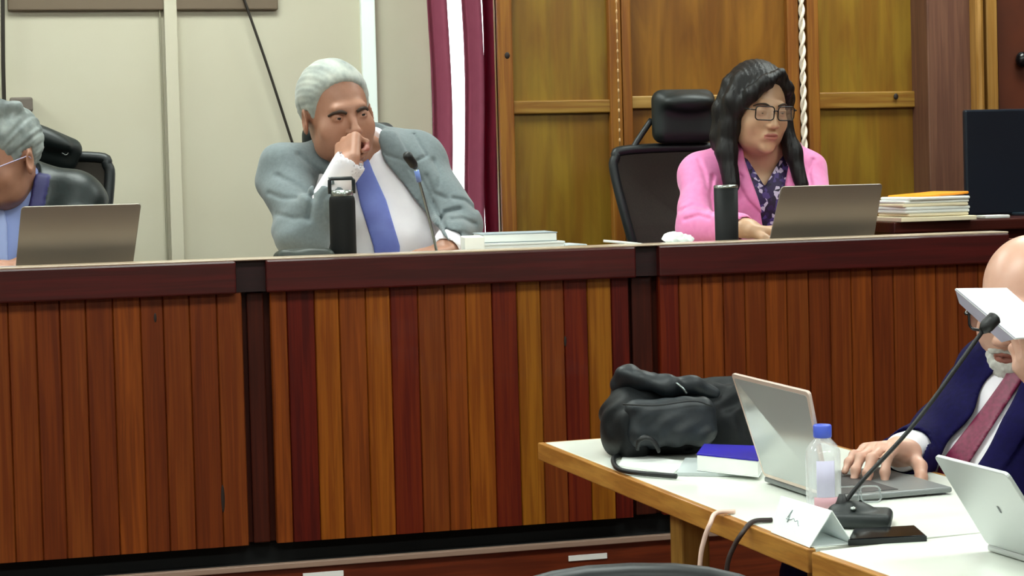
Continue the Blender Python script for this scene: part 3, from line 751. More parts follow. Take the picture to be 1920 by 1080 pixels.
# ---- the woman in pink
def woman():
    hd = Head(PY(1421, 203, 4.58), 20, 9, 2, .98)
    root = thing('person', 'person with long dark hair and glasses in a pink jacket, typing at a laptop', 'person', PY(1420, 600, 4.66))
    nb = PY(1424, 285, 4.65)
    shL, shR = PY(1314, 328, 4.66), PY(1508, 322, 4.66); elL, elR = PY(1304, 425, 4.50), PY(1536, 420, 4.50); wrL, wrR = PY(1398, 428, 4.34), PY(1490, 424, 4.34)
    chest, waist, pel = PY(1418, 375, 4.69), PY(1420, 465, 4.70), PY(1420, 580, 4.76)
    lo, hi = box_of([shL, shR, elL, elR, wrL, wrR, pel, hd.c], .16)
    b = SDF(lo, hi, .0032); hd.add(b, nb, (.044, .050), fem=True, lids=.0018)
    b.ell(chest, (.125, .085, .15), None, .03); b.ell(waist, (.12, .085, .12), None, .03); b.ell(pel, (.14, .11, .12), None, .03)
    b.cap(nb, shL, .04, .036, .03); b.cap(nb, shR, .04, .036, .03); b.chain([shL, elL, wrL], [.036, .03, .023], .01); b.chain([shR, elR, wrR], [.036, .03, .023], .01)
    hand(b, wrL, np.array((.85, -.25, -.16)), (0, 0, -1), 1, [(20, 30, 15), (22, 34, 18), (24, 34, 18), (28, 34, 16)], .9, .1, (42, 30), .25)
    hand(b, wrR, np.array((-.7, -.45, -.16)), (0, 0, -1), -1, [(20, 30, 15), (22, 34, 18), (24, 34, 18), (28, 34, 16)], .9, .1, (42, 30), .25)
    b.build('body', ['skin_woman', 'lips_rose'], root, hd.matfn())
    hd.eyes(root, down=.55, brow='brow_dark', browr=.003)
    hd.glasses(root, 'frame_black', .0255, .018, .0016)
    tp = [PY(1360, 370, 4.52), PY(1515, 360, 4.52)]
    def locks(f):
        f.chain([hd.w(-.062, -.012, .075), hd.w(-.083, -.018, .02), hd.w(-.084, -.012, -.05), PY(1362, 285, 4.57), PY(1372, 345, 4.545)], [.022, .023, .024, .026, .022], .02)
        f.chain([hd.w(-.07, .03, .06), hd.w(-.090, .03, -.01), hd.w(-.088, .03, -.08), PY(1350, 270, 4.62)], [.024, .024, .026, .024], .02)
        f.chain([hd.w(.050, -.018, .085), hd.w(.076, -.012, .03), hd.w(.078, -.006, -.04), PY(1487, 285, 4.57), PY(1503, 345, 4.545)], [.016, .018, .020, .022, .018], .02)
        f.chain([hd.w(.06, .03, .06), hd.w(.078, .03, -.03), PY(1478, 268, 4.62)], [.024, .024, .024], .02)
        f.chain([hd.w(.022, -.066, .100), hd.w(-.025, -.082, .078), hd.w(-.055, -.066, .045), hd.w(-.074, -.036, .0)], [.012, .018, .018, .016], .015)
        f.chain([hd.w(.028, -.062, .098), hd.w(.056, -.056, .060), hd.w(.071, -.034, .01)], [.012, .013, .012], .015)
        f.chain([hd.w(0, .075, .02), hd.w(0, .085, -.08), PY(1418, 300, 4.73)], [.05, .06, .055], .03)
        f.op(f.lo, f.lo + f.h * f.n, lambda X, Y, Z: .0008 * np.sin(X * 480 + .5 * np.sin(Z * 18)), mode='warp')
    hd.hair(root, [(-.12, .096), (-.090, .092), (-.075, .084), (-.060, .066), (-.045, .03), (-.035, -.02), (.0, -.06), (.12, -.10)], 'hair_black', 1.03, locks, amp=.0008, h=.003, pts=tp, long_=True, lo=(-.14, -.13, -.16), hi=(.14, .17, .16))
    e = MB()
    e.sphere(hd.w(-.080, -.006, -.046), .0058, n=12); e.build('earring', 'white_trim', root)
    def torso(f, g=0.):
        f.ell(chest, (.155 + g, .115 + g, .17 + g), None, .04); f.ell(waist, (.145 + g, .11 + g, .15 + g), None, .05); f.ell(pel, (.17 + g, .14 + g, .15 + g), None, .05)
        f.cap(nb + (0, .01, -.02), shL, .046 + g, .050 + g, .04); f.cap(nb + (0, .01, -.02), shR, .046 + g, .050 + g, .04)
        f.ell(chest + (-.06, -.075, -.005), (.06 + g, .05 + g, .06 + g), None, .04); f.ell(chest + (.06, -.075, -.005), (.06 + g, .05 + g, .06 + g), None, .04)
    s = SDF(lo, hi, .004); torso(s, -.004); s.all(pxmask([(1366, 240), (1434, 350), (1494, 240)], 714, 4.66), .004, 'sub'); s.build('blouse', 'blouse', root)
    j = SDF(lo, hi, .004); torso(j, .010)
    j.chain([shL, elL, wrL - .12 * (wrL - elL)], [.054, .048, .036], .022); j.chain([shR, elR, wrR - .12 * (wrR - elR)], [.054, .048, .036], .022)
    j.cap(wrL - .2 * (wrL - elL), wrL + .4 * (wrL - elL), .030, .033, .004, 'sub'); j.cap(wrR - .2 * (wrR - elR), wrR + .4 * (wrR - elR), .030, .033, .004, 'sub')
    j.cap(nb + (0, .03, -.01), nb + (0, .02, .022), .060, .056, .02); j.cap(nb + (0, -.015, .0), nb + (0, -.02, .2), .051, .06, .006, 'sub')
    j.all(pxmask([(1380, 240), (1392, 292), (1410, 345), (1428, 400), (1430, 540), (1462, 540), (1464, 400), (1474, 345), (1482, 292), (1484, 240)], 714, 4.66), .004, 'sub')
    for pl in ([(1366, 262), (1392, 262), (1396, 300), (1412, 345), (1430, 402), (1400, 372), (1384, 340), (1394, 330), (1376, 318)], [(1480, 262), (1502, 262), (1504, 318), (1490, 330), (1498, 340), (1464, 402), (1472, 345), (1482, 300)]):
        j.all(raise_in(pl, 714, .006, .0015, 4.66))
    j.all(folds(.0035, 30, 20, 42, .3)); j.all(folds(.002, -50, 30, 36, 1.2))
    for ln, am in (([(1336, 330), (1332, 370), (1338, 400)], .008), ([(1276, 395), (1300, 384), (1326, 392)], .006), ([(1284, 412), (1310, 404), (1330, 410)], .006), ([(1310, 300), (1322, 330), (1326, 352)], .005), ([(1524, 300), (1516, 325), (1520, 345)], .006)):
        j.all(groove(ln, 714, am, .005, 4.7))
    j.all(groove([(1378, 318), (1394, 332), (1384, 341), (1402, 374), (1430, 402)], 714, .004, .0028, 4.66)); j.all(groove([(1504, 318), (1490, 331), (1498, 341)], 714, .004, .0028, 4.66))
    j.build('jacket', 'jacket_pink', root)
    tr = SDF(*box_of([pel, PY(1340, 640, 4.3), PY(1520, 640, 4.3)], .22), .008); tr.ell(pel + (0, 0, -.05), (.17, .15, .13), None, .03)
    for px in (1370, 1480):
        kp = PY(px, 640, 4.36); kp[2] = .83; tr.cap(pel + ((kp[0] - pel[0]) * .5, 0, -.1), kp, .08, .06, .03); fp = kp + (0, .03, -.30); tr.cap(kp, fp, .06, .045, .02)
    tr.build('trousers', 'suit_black', root)

# ---- the man at the left edge
def man_left():
    hd = Head(PY(4, 296, 4.58), -28, 16, 4, 1.0)
    root = thing('person', 'person with grey hair in a dark jacket behind the leftmost bench laptop', 'person', PY(10, 600, 4.66))
    nb = PY(18, 362, 4.66); shR, shL = PY(140, 375, 4.66), PY(-125, 378, 4.66); elR, elL = PY(140, 480, 4.52), PY(-140, 480, 4.5); wrR, wrL = PY(60, 492, 4.30), PY(-50, 494, 4.30)
    chest, belly, pel = PY(12, 440, 4.70), PY(12, 520, 4.70), PY(12, 620, 4.74)
    lo, hi = box_of([shL, shR, elL, elR, wrL, wrR, pel, hd.c], .17)
    b = SDF(lo, hi, .0035); hd.add(b, nb, (.050, .060), lids=.003)
    b.ell(chest, (.14, .1, .16), None, .03); b.ell(belly, (.14, .1, .14), None, .03); b.ell(pel, (.15, .11, .12), None, .03)
    b.cap(nb, shL, .05, .04, .03); b.cap(nb, shR, .05, .04, .03); b.chain([shL, elL, wrL], [.045, .036, .026], .01); b.chain([shR, elR, wrR], [.045, .036, .026], .01)
    cu = [(20, 30, 15), (22, 34, 18), (24, 34, 18), (28, 34, 16)]
    hand(b, wrR, np.array((-.5, -.5, -.1)), (0, 0, -1), -1, cu, .95); hand(b, wrL, np.array((.5, -.5, -.1)), (0, 0, -1), 1, cu, .95)
    b.build('body', ['skin_tan', 'lips_tan'], root, hd.matfn())
    hd.eyes(root, down=.4, brow='brow_grey'); hd.glasses(root, 'frame_pale', .024, .015, .0013)
    hd.hair(root, [(-.11, .080), (-.085, .072), (-.060, .055), (-.045, .020), (-.030, -.015), (-.018, -.022), (-.008, .015), (.022, .02), (.034, -.05), (.11, -.06)], 'hair_grey', 1.0,
            lambda f: f.chain([hd.w(-.03, -.05, .115), hd.w(.02, -.02, .128), hd.w(.045, .03, .118)], [.014, .020, .014], .02), amp=.002)
    def torso(f, g=0.):
        f.ell(chest, (.175 + g, .12 + g, .17 + g), None, .04); f.ell(belly, (.175 + g, .13 + g, .15 + g), None, .05); f.ell(pel, (.18 + g, .14 + g, .15 + g), None, .05)
        f.cap(nb + (0, .02, -.01), shL, .060 + g, .062 + g, .05); f.cap(nb + (0, .02, -.01), shR, .060 + g, .062 + g, .05)
    s = SDF(lo, hi, .0045); torso(s); s.cap(nb + (0, 0, -.02), nb + (0, -.02, .035), .066, .06, .006); s.cap(nb + (0, -.02, .045), nb + (0, -.04, .2), .06, .07, .003, 'sub')
    s.build('shirt', 'shirt_blue', root)
    t = SDF(lo, hi, .004); torso(t); t.F -= .007; t.all(pxmask([(-16, 385), (6, 385), (14, 420), (16, 520), (-24, 520), (-20, 420)], 780, 4.62), mode='and'); t.build('tie', 'tie_pale', root)
    j = SDF(lo, hi, .0045); torso(j, .012); j.chain([shL, elL, wrL - .1 * (wrL - elL)], [.066, .058, .044], .022); j.chain([shR, elR, wrR - .1 * (wrR - elR)], [.066, .058, .044], .022)
    j.cap(nb + (0, .03, -.01), nb + (0, .015, .03), .078, .072, .02); j.cap(nb + (0, -.02, .02), nb + (0, -.04, .2), .068, .08, .006, 'sub')
    j.all(pxmask([(-30, 330), (66, 330), (52, 400), (34, 470), (30, 560), (-40, 560), (-40, 470), (-50, 400)], 780, 4.66), .004, 'sub')
    V2 = [(66, 325), (92, 330), (78, 400), (46, 480), (30, 480), (34, 470), (52, 400)]
    j.all(raise_in(V2, 780, .006, .0015, 4.66)); j.all(folds(.0045, 26, 18, 38, 1.7)); j.all(folds(.003, -48, 30, 30, .2))
    mk = lambda c: (poly_d(V2, *pix(c[:, 0], c[:, 1], c[:, 2])) < 3).astype(np.int32) * (c[:, 1] < 4.66)
    j.build('jacket', ['suit_black', 'navy_collar'], root, mk)
    tr = SDF(*box_of([pel, PY(-100, 640, 4.3), PY(110, 640, 4.3)], .22), .008); tr.ell(pel + (0, 0, -.05), (.18, .15, .14), None, .03)
    for px in (-60, 90):
        kp = PY(px, 640, 4.36); kp[2] = .83; tr.cap(pel + ((kp[0] - pel[0]) * .5, 0, -.1), kp, .085, .062, .03); fp = kp + (0, .03, -.30); tr.cap(kp, fp, .062, .048, .02)
    tr.build('trousers', 'suit_black', root)

# ---- the bald man at the long table, reading
def man_right():
    hd = Head(P(1926, 575, 3.20), -42, 10, 3, 1.02)
    root = thing('person', 'bald person with white beard in a navy suit and maroon tie, reading a booklet', 'person', P(1980, 1000, 3.25))
    nb = P(1945, 738, 3.30); shR, shL = P(1852, 752, 3.42), P(2085, 780, 3.05); elR, wrR = P(1775, 835, 3.34), P(1694, 848, 3.12)
    elL, wrL = P(2090, 900, 2.95), P(1994, 748, 3.03)
    chest, belly, pel = P(1952, 805, 3.26), P(1918, 915, 3.22), P(1990, 1040, 3.30)
    pel[2] = .56
    lo, hi = box_of([shL, shR, elL, elR, wrL, wrR, pel, hd.c], .19)
    b = SDF(lo, hi, .0035); hd.add(b, nb, (.056, .062), lids=.003, jowl=.004)
    b.ell(chest, (.14, .12, .17), None, .03); b.ell(belly, (.13, .13, .14), None, .03); b.ell(pel, (.14, .14, .12), None, .03)
    b.cap(nb, shL, .05, .045, .03); b.cap(nb, shR, .05, .045, .03); b.chain([shL, elL, wrL], [.045, .036, .028], .01); b.chain([shR, elR, wrR], [.045, .036, .028], .01)
    hand(b, wrR, P(1620, 840, 3.02) - wrR, np.array((0.05, -.15, -1)), -1, [(30, 34, 16), (26, 30, 16), (22, 30, 16), (16, 24, 12)], .98, .16, (50, 28), .6)
    hand(b, wrL, P(1900, 642, 3.03) - wrL, -CR * .35 + CF * .2 + CU * .9, 1, [(25, 45, 20), (28, 48, 24), (30, 48, 24), (34, 46, 22)], 1.0, .06, (35, 15), .6)
    b.build('body', ['skin_bald', 'lips_tan'], root, hd.matfn())
    hd.eyes(root, down=.5, brow='brow_grey'); hd.glasses(root, 'frame_black', .025, .016, .0026)
    g = SDF(*box_of([hd.w(0, -.04, -.09)], .12), .003)
    g.ell(hd.w(0, -.038, -.082), np.array((.056, .054, .046)) * 1.06, hd.M, .02)
    g.cap(hd.w(-.062, -.01, -.035), hd.w(-.045, -.035, -.08), .012, .02, .02); g.cap(hd.w(.062, -.01, -.035), hd.w(.045, -.035, -.08), .012, .02, .02)
    g.cap(hd.w(-.022, -.090, -.054), hd.w(.022, -.090, -.054), .006, .006, .01)
    g.ell(hd.w(0, -.095, -.065), (.022, .02, .008), hd.M, .004, 'sub')
    g.ell(hd.w(0, -.08, -.028), (.06, .05, .024), hd.M, .006, 'sub')
    g.all(lambda X, Y, Z: .0015 * np.sin(X * 400 + 2 * np.sin(Z * 170)) * np.sin(Y * 330 + Z * 150))
    g.build('beard', 'beard_white', root)
    def torso(f, q=0.):
        f.ell(chest, (.165 + q, .155 + q, .19 + q), None, .04); f.ell(belly, (.17 + q, .17 + q, .16 + q), None, .05); f.ell(pel, (.18 + q, .18 + q, .14 + q), None, .05)
        f.cap(nb + (0, .0, -.02), shL, .060 + q, .062 + q, .05); f.cap(nb + (0, .0, -.02), shR, .060 + q, .062 + q, .05)
    s = SDF(lo, hi, .0045); torso(s); s.cap(nb + (0, 0, -.02), nb + (-.02, -.015, .035), .068, .062, .006); s.cap(nb + (-.02, -.02, .045), nb + (-.05, -.04, .2), .062, .07, .003, 'sub')
    s.cap(elR, wrR, .046, .033, .02); s.cap(elL, wrL, .046, .034, .02); s.build('shirt', 'shirt_white', root)
    t = SDF(lo, hi, .004); torso(t); t.F -= .010; t.cap(nb + (0, 0, -.02), nb + (-.02, -.015, .035), .072, .066, .006)
    t.all(pxmask([(1893, 676), (1920, 676), (1922, 706), (1880, 770), (1815, 872), (1778, 940), (1745, 930), (1762, 868), (1838, 770), (1884, 706)], 1090), mode='and')
    t.all(lambda X, Y, Z: (X - nb[0]) * CF[0] + (Y - nb[1]) * CF[1] - .02, mode='and')
    t.build('tie', 'tie_maroon', root)
    j = SDF(lo, hi, .0045); torso(j, .013); j.chain([shL, elL, wrL - .12 * (wrL - elL)], [.082, .068, .046], .035); j.chain([shR, elR, wrR - .06 * (wrR - elR)], [.080, .066, .044], .035)
    j.cap(nb + (.02, .02, -.01), nb + (.01, .02, .02), .074, .070, .02); j.cap(nb + (-.01, -.01, .02), nb + (-.03, -.02, .2), .070, .08, .006, 'sub')
    j.cap(wrR - .12 * (wrR - elR), wrR + .4 * (wrR - elR), .037, .04, .004, 'sub'); j.cap(wrL - .15 * (wrL - elL), wrL + .3 * (wrL - elL), .037, .04, .004, 'sub')
    op = pxmask([(1860, 655), (1925, 655), (1926, 700), (1895, 765), (1830, 880), (1790, 960), (1720, 960), (1755, 868), (1822, 770), (1872, 690)], 1090)
    j.all(lambda X, Y, Z: np.maximum(op(X, Y, Z), (X - nb[0]) * CF[0] + (Y - nb[1]) * CF[1] - .02), .004, 'sub')
    j.all(raise_in([(1926, 690), (1960, 700), (1930, 790), (1935, 800), (1850, 930), (1830, 880), (1895, 765)], 1090, .007, .0015, nb[1]))
    j.all(folds(.0045, 26, 18, 38, .4)); j.all(folds(.003, -48, 30, 30, 1.2))
    j.build('jacket', 'suit_navy', root)
    tr = SDF((.4, 2.3, FL + .03), (1.65, 3.7, .75), .009); tr.ell(pel + (0, 0, -.02), (.18, .18, .12), None, .03)
    for dy in (.14, -.14):
        kp = pel + (-.40, dy, -.03); tr.cap(pel + (0, dy * .6, -.03), kp, .09, .068, .03); tr.cap(kp, kp + (-.02, 0, -.42), .066, .05, .02)
    tr.build('trousers', 'suit_navy', root)
    for dy in (.14, -.14):
        kp = pel + (-.42, dy, -.42); f = SDF(*box_of([kp, kp + (-.12, 0, -.08)], .1), .006)
        f.cap((kp[0] + .04, kp[1], .035), (kp[0] - .15, kp[1], .025), .042, .034, .01); f.all(lambda X, Y, Z: FL + .004 - Z, mode='and'); f.build('shoe', 'frame_black', root)
man_grey(); woman(); man_left(); man_right()

# ------------------------------------------------------------------ curtains, cords and other things on the back walls
mat('curtain_red', '7c1030', .8, c2='6a0c28', nscale=30); mat('curtain_pink', '8c4458', .8, c2='80384e', nscale=30)
for cn_, tc_ in (('curtain_red', 'A03058'), ('curtain_pink', 'D098A8')):
  c_ = MATS[cn_].node_tree; b_ = c_.nodes['Principled BSDF']; out_ = [n for n in c_.nodes if n.type == 'OUTPUT_MATERIAL'][0]
  tl = c_.nodes.new('ShaderNodeBsdfTranslucent'); tl.inputs[0].default_value = lin(tc_); ms = c_.nodes.new('ShaderNodeMixShader'); ms.inputs[0].default_value = .42
  c_.links.new(b_.outputs[0], ms.inputs[1]); c_.links.new(tl.outputs[0], ms.inputs[2]); c_.links.new(ms.outputs[0], out_.inputs[0])
mat('rod_metal', '888888', .3, metal=1)
CY = 5.60
def curtain(px0, px1, waves, label, amp=.022, lean=0):
    x0, x1 = PY(px0, 200, CY)[0], PY(px1, 200, CY)[0]; vs, fs = [], []; N, K = 40, 36
    for k in range(K + 1):
        z = .50 + (2.42 - .50) * k / K
        for i in range(N + 1):
            u = i / N; a = u * waves * 2 * PI
            dxw = .006 * math.sin(z * 7 + px0) * (1 if 0 < i < N else .8)
            vs.append((x0 + (x1 - x0) * u + dxw, CY + amp * math.sin(a + .3 * math.sin(z * 3)) , z))
    for k in range(K):
        for i in range(N): fs.append((k * (N + 1) + i, k * (N + 1) + i + 1, (k + 1) * (N + 1) + i + 1, (k + 1) * (N + 1) + i))
    o = mesh_obj('curtain', vs, fs, 'curtain_red', None, None, None, True, solid=.004)
    if px0 < 900: o.data.materials[0] = MATS['curtain_pink']
    return tag(o, label, 'curtain', 'red curtains at the bright window')
curtain(808, 842, .9, 'dark red curtain strip at the left side of the bright window')
curtain(870, 903, .9, 'dark red curtain strip in the middle of the bright window')
curtain(907, 946, 1.6, 'dark red curtain strip next to the ochre wooden panelling', .03)
a = PY(795, 100, CY)[0]; b = PY(950, 100, CY)[0]
tag(MB().tube([(a, CY, 2.42), (b, CY, 2.42)], .01).build('curtain_rod', 'rod_metal'), 'thin metal rod the red curtains hang from', 'curtain rod')

def cord(name, label, pts, r, m_='dark_line', n=6, cat='cord'):
    return tag(MB().tube(smooth_path(pts, 8), r, n).build(name, m_), label, cat)
cord('wall_cable', 'thin dark cable slanting across the cream wall behind the grey-suited person', [PY(430, -80, 5.72), PY(458, 0, 5.72), PY(500, 120, 5.72), PY(545, 258, 5.72), PY(560, 300, 5.72)], .0042)
cord('wall_cable', 'black vertical cable on the cream wall at the far left edge', [PY(3, -150, 5.72), PY(5, 0, 5.72), PY(6, 120, 5.72), PY(8, 200, 5.72)], .006)
q = PY(40, 197, 5.72)
o = MB().box((q[0] - .033, 5.69, q[2] - .02), (q[0] + .033, 5.748, q[2] + .022), .006).build('cable_box', 'brow_grey'); tag(o, 'small grey box on the cream wall just above the grey-haired head at left', 'wall box')
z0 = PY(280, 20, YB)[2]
struct(MB().box((PY(14, 10, YB)[0], YB - .02, z0), (PY(520, 10, YB)[0], YB - .001, z0 + .35), .004).build('wall_band', 'brown_band'))  # thin brown slab standing for a dark band of tone on the wall
# beaded and twisted cords on the panelling
mat('cord_white', 'F0E4D0', .5)
m = MB(); z1 = PY(1158, 300, DY - .02)[2]; x = PY(1158, 120, DY - .02)[0]; zz = z1
while zz < 2.58:
    m.sphere((x, DY - .022, zz), (.0034, .0034, .007), n=8); zz += .030
m.tube([(x, DY - .022, z1), (x, DY - .022, 2.6)], .0015, 5)
mat('cord_tan', 'C8A070', .5)
tag(m.build('beaded_cord', 'cord_tan'), 'thin beaded cord hanging down the ochre panelling behind the empty side of the mesh chair', 'cord')
m = MB(); x = PY(1505, 120, DY - .02)[0]; z1 = PY(1505, 300, DY - .02)[2]
for ph in (0, PI):
    m.tube([(x + .0055 * math.cos(ph + z_ * 75), DY - .02 + .0055 * math.sin(ph + z_ * 75), z_) for z_ in np.arange(z1, 2.6, .008)], .0055, 6)
tag(m.build('twisted_cord', 'cord_white'), 'thick white twisted cord hanging beside the head of the person in pink', 'cord')
q = PY(1916, 112, 5.40); m = MB(); m.sphere(q, (.02, .02, .026), n=14); m.tube([q, q + (0.0, .03, -.0)], .008, 8); m.tube([q + (.006, 0, 0), q + (.03, -.01, .04)], .006, 8)
tag(m.build('wall_hook', 'frame_black'), 'small black hook on the dark red wall at the right edge', 'hook')

# ------------------------------------------------------------------ chairs
mat('chair_black', '10171a', .45, c2='0b1012', nscale=60); mat('chair_mesh', '2a241e', .8, alpha=.93, c2='332c25', nscale=220)
mat('chair_pad', '0e1616', .5, c2='0e1717', nscale=40, bump=.2); mat('chair_chrome', '9aa0a0', .25, metal=1)
def chair(label, X, Y, zf, zs, zt, hw, head=None, yaw=0, bridge=True, hwb=None, hrot=0):
    t = thing('office_chair', label, 'chair', (X, Y - .2, zf)); cy, sy = math.cos(math.radians(yaw)), math.sin(math.radians(yaw))
    def W(x, y, z): return np.array((X + x * cy - y * sy, Y + x * sy + y * cy, z))
    hwb = hwb or hw * .68; zb = zs + .10
    f = []
    for s_ in (1, -1):
        seq = [(0, .0, zb), (hwb * .8, 0, zb), (hwb, .0, zb + .04), ((hwb + hw) / 2 + .01, .015, (zb + zt) / 2), (hw, .045, zt - .06), (hw * .97, .05, zt - .02), (hw * .86, .052, zt), (0, .055, zt + .006)]
        f.append([W(s_ * a, b, c) for a, b, c in seq])
    path = f[0] + f[1][::-1][1:-1]
    sp = smooth_path(path + [path[0]], 5)[:-1]
    MB().tube(sp, .014, 8, closed=True).build('back_frame', 'chair_black', t)
    m = MB(); c = W(0, .035, (zb + zt) / 2); vs = [c] + list(sp); n = len(sp)
    m.add(vs, [(0, i + 1, (i + 1) % n + 1) for i in range(n)]); o = m.build('back_mesh', 'chair_mesh', t); md = o.modifiers.new('s', 'SOLIDIFY'); md.thickness = .006
    if head:
        hx, z0_, z1_, hhw = head; d = SDF(*box_of([W(hx, .03, (z0_ + z1_) / 2)], max(hhw, (z1_ - z0_)) + .06), .005)
        R = np.stack([[cy, sy, 0], [-sy, cy, 0], [0, 0, 1]], 1) @ rotm('y', hrot)
        d.rbox(W(hx, .035, (z0_ + z1_) / 2), (hhw, .032, (z1_ - z0_) / 2), .03, R, .02); d.ell(W(hx, -.01, z1_ - (z1_ - z0_) * .25), (hhw * .8, .03, .025), R, .03)
        d.build('headrest', 'chair_pad', t)
        if hrot: MB().tube(smooth_path([W(hx - .04, -.004, (z0_ + z1_) / 2 + .018), W(hx + .03, -.006, (z0_ + z1_) / 2 - .010), W(hx + .055, -.004, (z0_ + z1_) / 2 - .026), W(hx + .062, -.002, (z0_ + z1_) / 2 - .006), W(hx + .046, -.004, (z0_ + z1_) / 2 + .004)], 5), .0028, 6).build('headrest_clip', 'chair_chrome', t)
        MB().tube([W(hx, .06, zt - .08), W(hx, .075, z0_ + .04)], .014, 8).build('headrest_post', 'chair_black', t)
        if bridge:
            for s_ in (-1, 1):
                MB().tube(smooth_path([W(s_ * hw * .74 + hx * .3, .05, zt - .005), W(s_ * (hhw * 1.45) + hx * .6, .055, zt + .03), W(s_ * hhw * .95 + hx, .055, z0_ + (z1_ - z0_) * .45)], 6), .009, 8).build('headrest_arm', 'chair_black', t)
    d = SDF(*box_of([W(0, -.22, zs)], .32), .008); d.rbox(W(0, -.22, zs - .03), (.24, .23, .035), .03, None, .02); d.build('seat', 'chair_pad', t)
    MB().tube(smooth_path([W(0, .06, zb + .12), W(0, .07, zs), W(0, -.02, zs - .08), W(0, -.2, zs - .09)], 6), .022, 8).build('spine', 'chair_black', t)
    MB().lathe([(.02, zf + .06), (.02, zs - .08), (.028, zs - .08), (.028, zs - .06)], Matrix.Translation(Vector((*W(0, -.2, 0)[:2], 0)))).build('column', 'chair_chrome', t)
    m = MB()
    for k in range(5):
        a = k * 2 * PI / 5; c = W(0, -.2, 0); m.tube([(c[0], c[1], zf + .07), (c[0] + .2 * math.cos(a), c[1] + .2 * math.sin(a), zf + .045)], [.018, .012], 8)
        m.sphere((c[0] + .2 * math.cos(a), c[1] + .2 * math.sin(a), zf + .023), .021, n=10)
    m.build('base', 'chair_black', t)
    return t
def wz(px, py, Y): return PY(px, py, Y)[2]
ZF = ZN - .005
chair('black mesh office chair with a headrest, behind the person in pink', PY(1300, 300, 4.98)[0], 4.98, ZF, .80, wz(1300, 279, 5.0), .222, (-.012, wz(1290, 268, 5.0), wz(1290, 167, 5.0), .094), 4)
chair('black office chair with a rounded headrest, behind the grey-haired person at left', PY(62, 320, 4.98)[0], 4.98, ZF, .80, wz(150, 296, 5.0), .19, (.030, wz(90, 306, 5.0), wz(100, 240, 5.0), .092), -6, False, hrot=24)
chair('dark office chair mostly hidden behind the grey-suited person', PY(660, 320, 5.0)[0], 5.0, ZF, .80, wz(650, 300, 5.0), .2, (0, wz(650, 286, 5.0), wz(650, 230, 5.0), .128), 0, False)
# chair back close to the camera
def near_chair():
    c = P(1182, 1045, 2.0); zt = c[2]
    t = thing('visitor_chair', 'dark visitor chair back whose rounded top shows at the bottom edge', 'chair', (c[0], c[1], FL))
    R = BASE; hw, hh = .25, .24; pts = []
    for k in range(48):
        a = 2 * PI * k / 48; ex = 2.4
        x = hw * math.copysign(abs(math.cos(a)) ** (2 / ex), math.cos(a)); z = hh * math.copysign(abs(math.sin(a)) ** (2 / ex), math.sin(a))
        pts.append(c + R @ np.array([x, .03 * (x / hw) ** 2, 0]) + (0, 0, z - hh - .022))
    MB().tube(pts, .016, 10, closed=True).build('back_frame', 'chair_black', t)
    m = MB(); cc = c + (0, 0, -hh - .022); m.add([cc] + pts, [(0, i + 1, (i + 1) % 48 + 1) for i in range(48)]); o = m.build('back_panel', 'near_pad', t); md = o.modifiers.new('s', 'SOLIDIFY'); md.thickness = .012
    fw = R @ np.array([0, 1, 0]); rt = R @ np.array([1, 0, 0]); sc = np.array((c[0], c[1], .45)) + fw * .24
    d = SDF(*box_of([sc], .34), .008); d.rbox(sc, (.23, .23, .03), .028, R, .02); d.build('seat', 'near_pad', t)
    for sx in (-1, 1):
        MB().tube(smooth_path([c + rt * sx * .2 + (0, 0, -.40), np.array((c[0], c[1], .50)) + rt * sx * .2, np.array((c[0], c[1], .42)) + rt * sx * .2 + fw * .05, np.array((c[0], c[1], FL + .012)) + rt * sx * .22 - fw * .02], 6), .012, 8).build('leg', 'chair_black', t)
        MB().tube([sc + rt * sx * .2 + fw * .18, (*(sc + rt * sx * .22 + fw * .22)[:2], FL + .012)], .012, 8).build('leg', 'chair_black', t)
mat('near_pad', '2a3644', .6, c2='222c38', nscale=80)
near_chair()
chair('dark office chair under the bald person in the navy suit', P(1990, 900, 3.28)[0] + .20, P(1990, 900, 3.28)[1], FL, .46, .86, .21, None, -90, False)

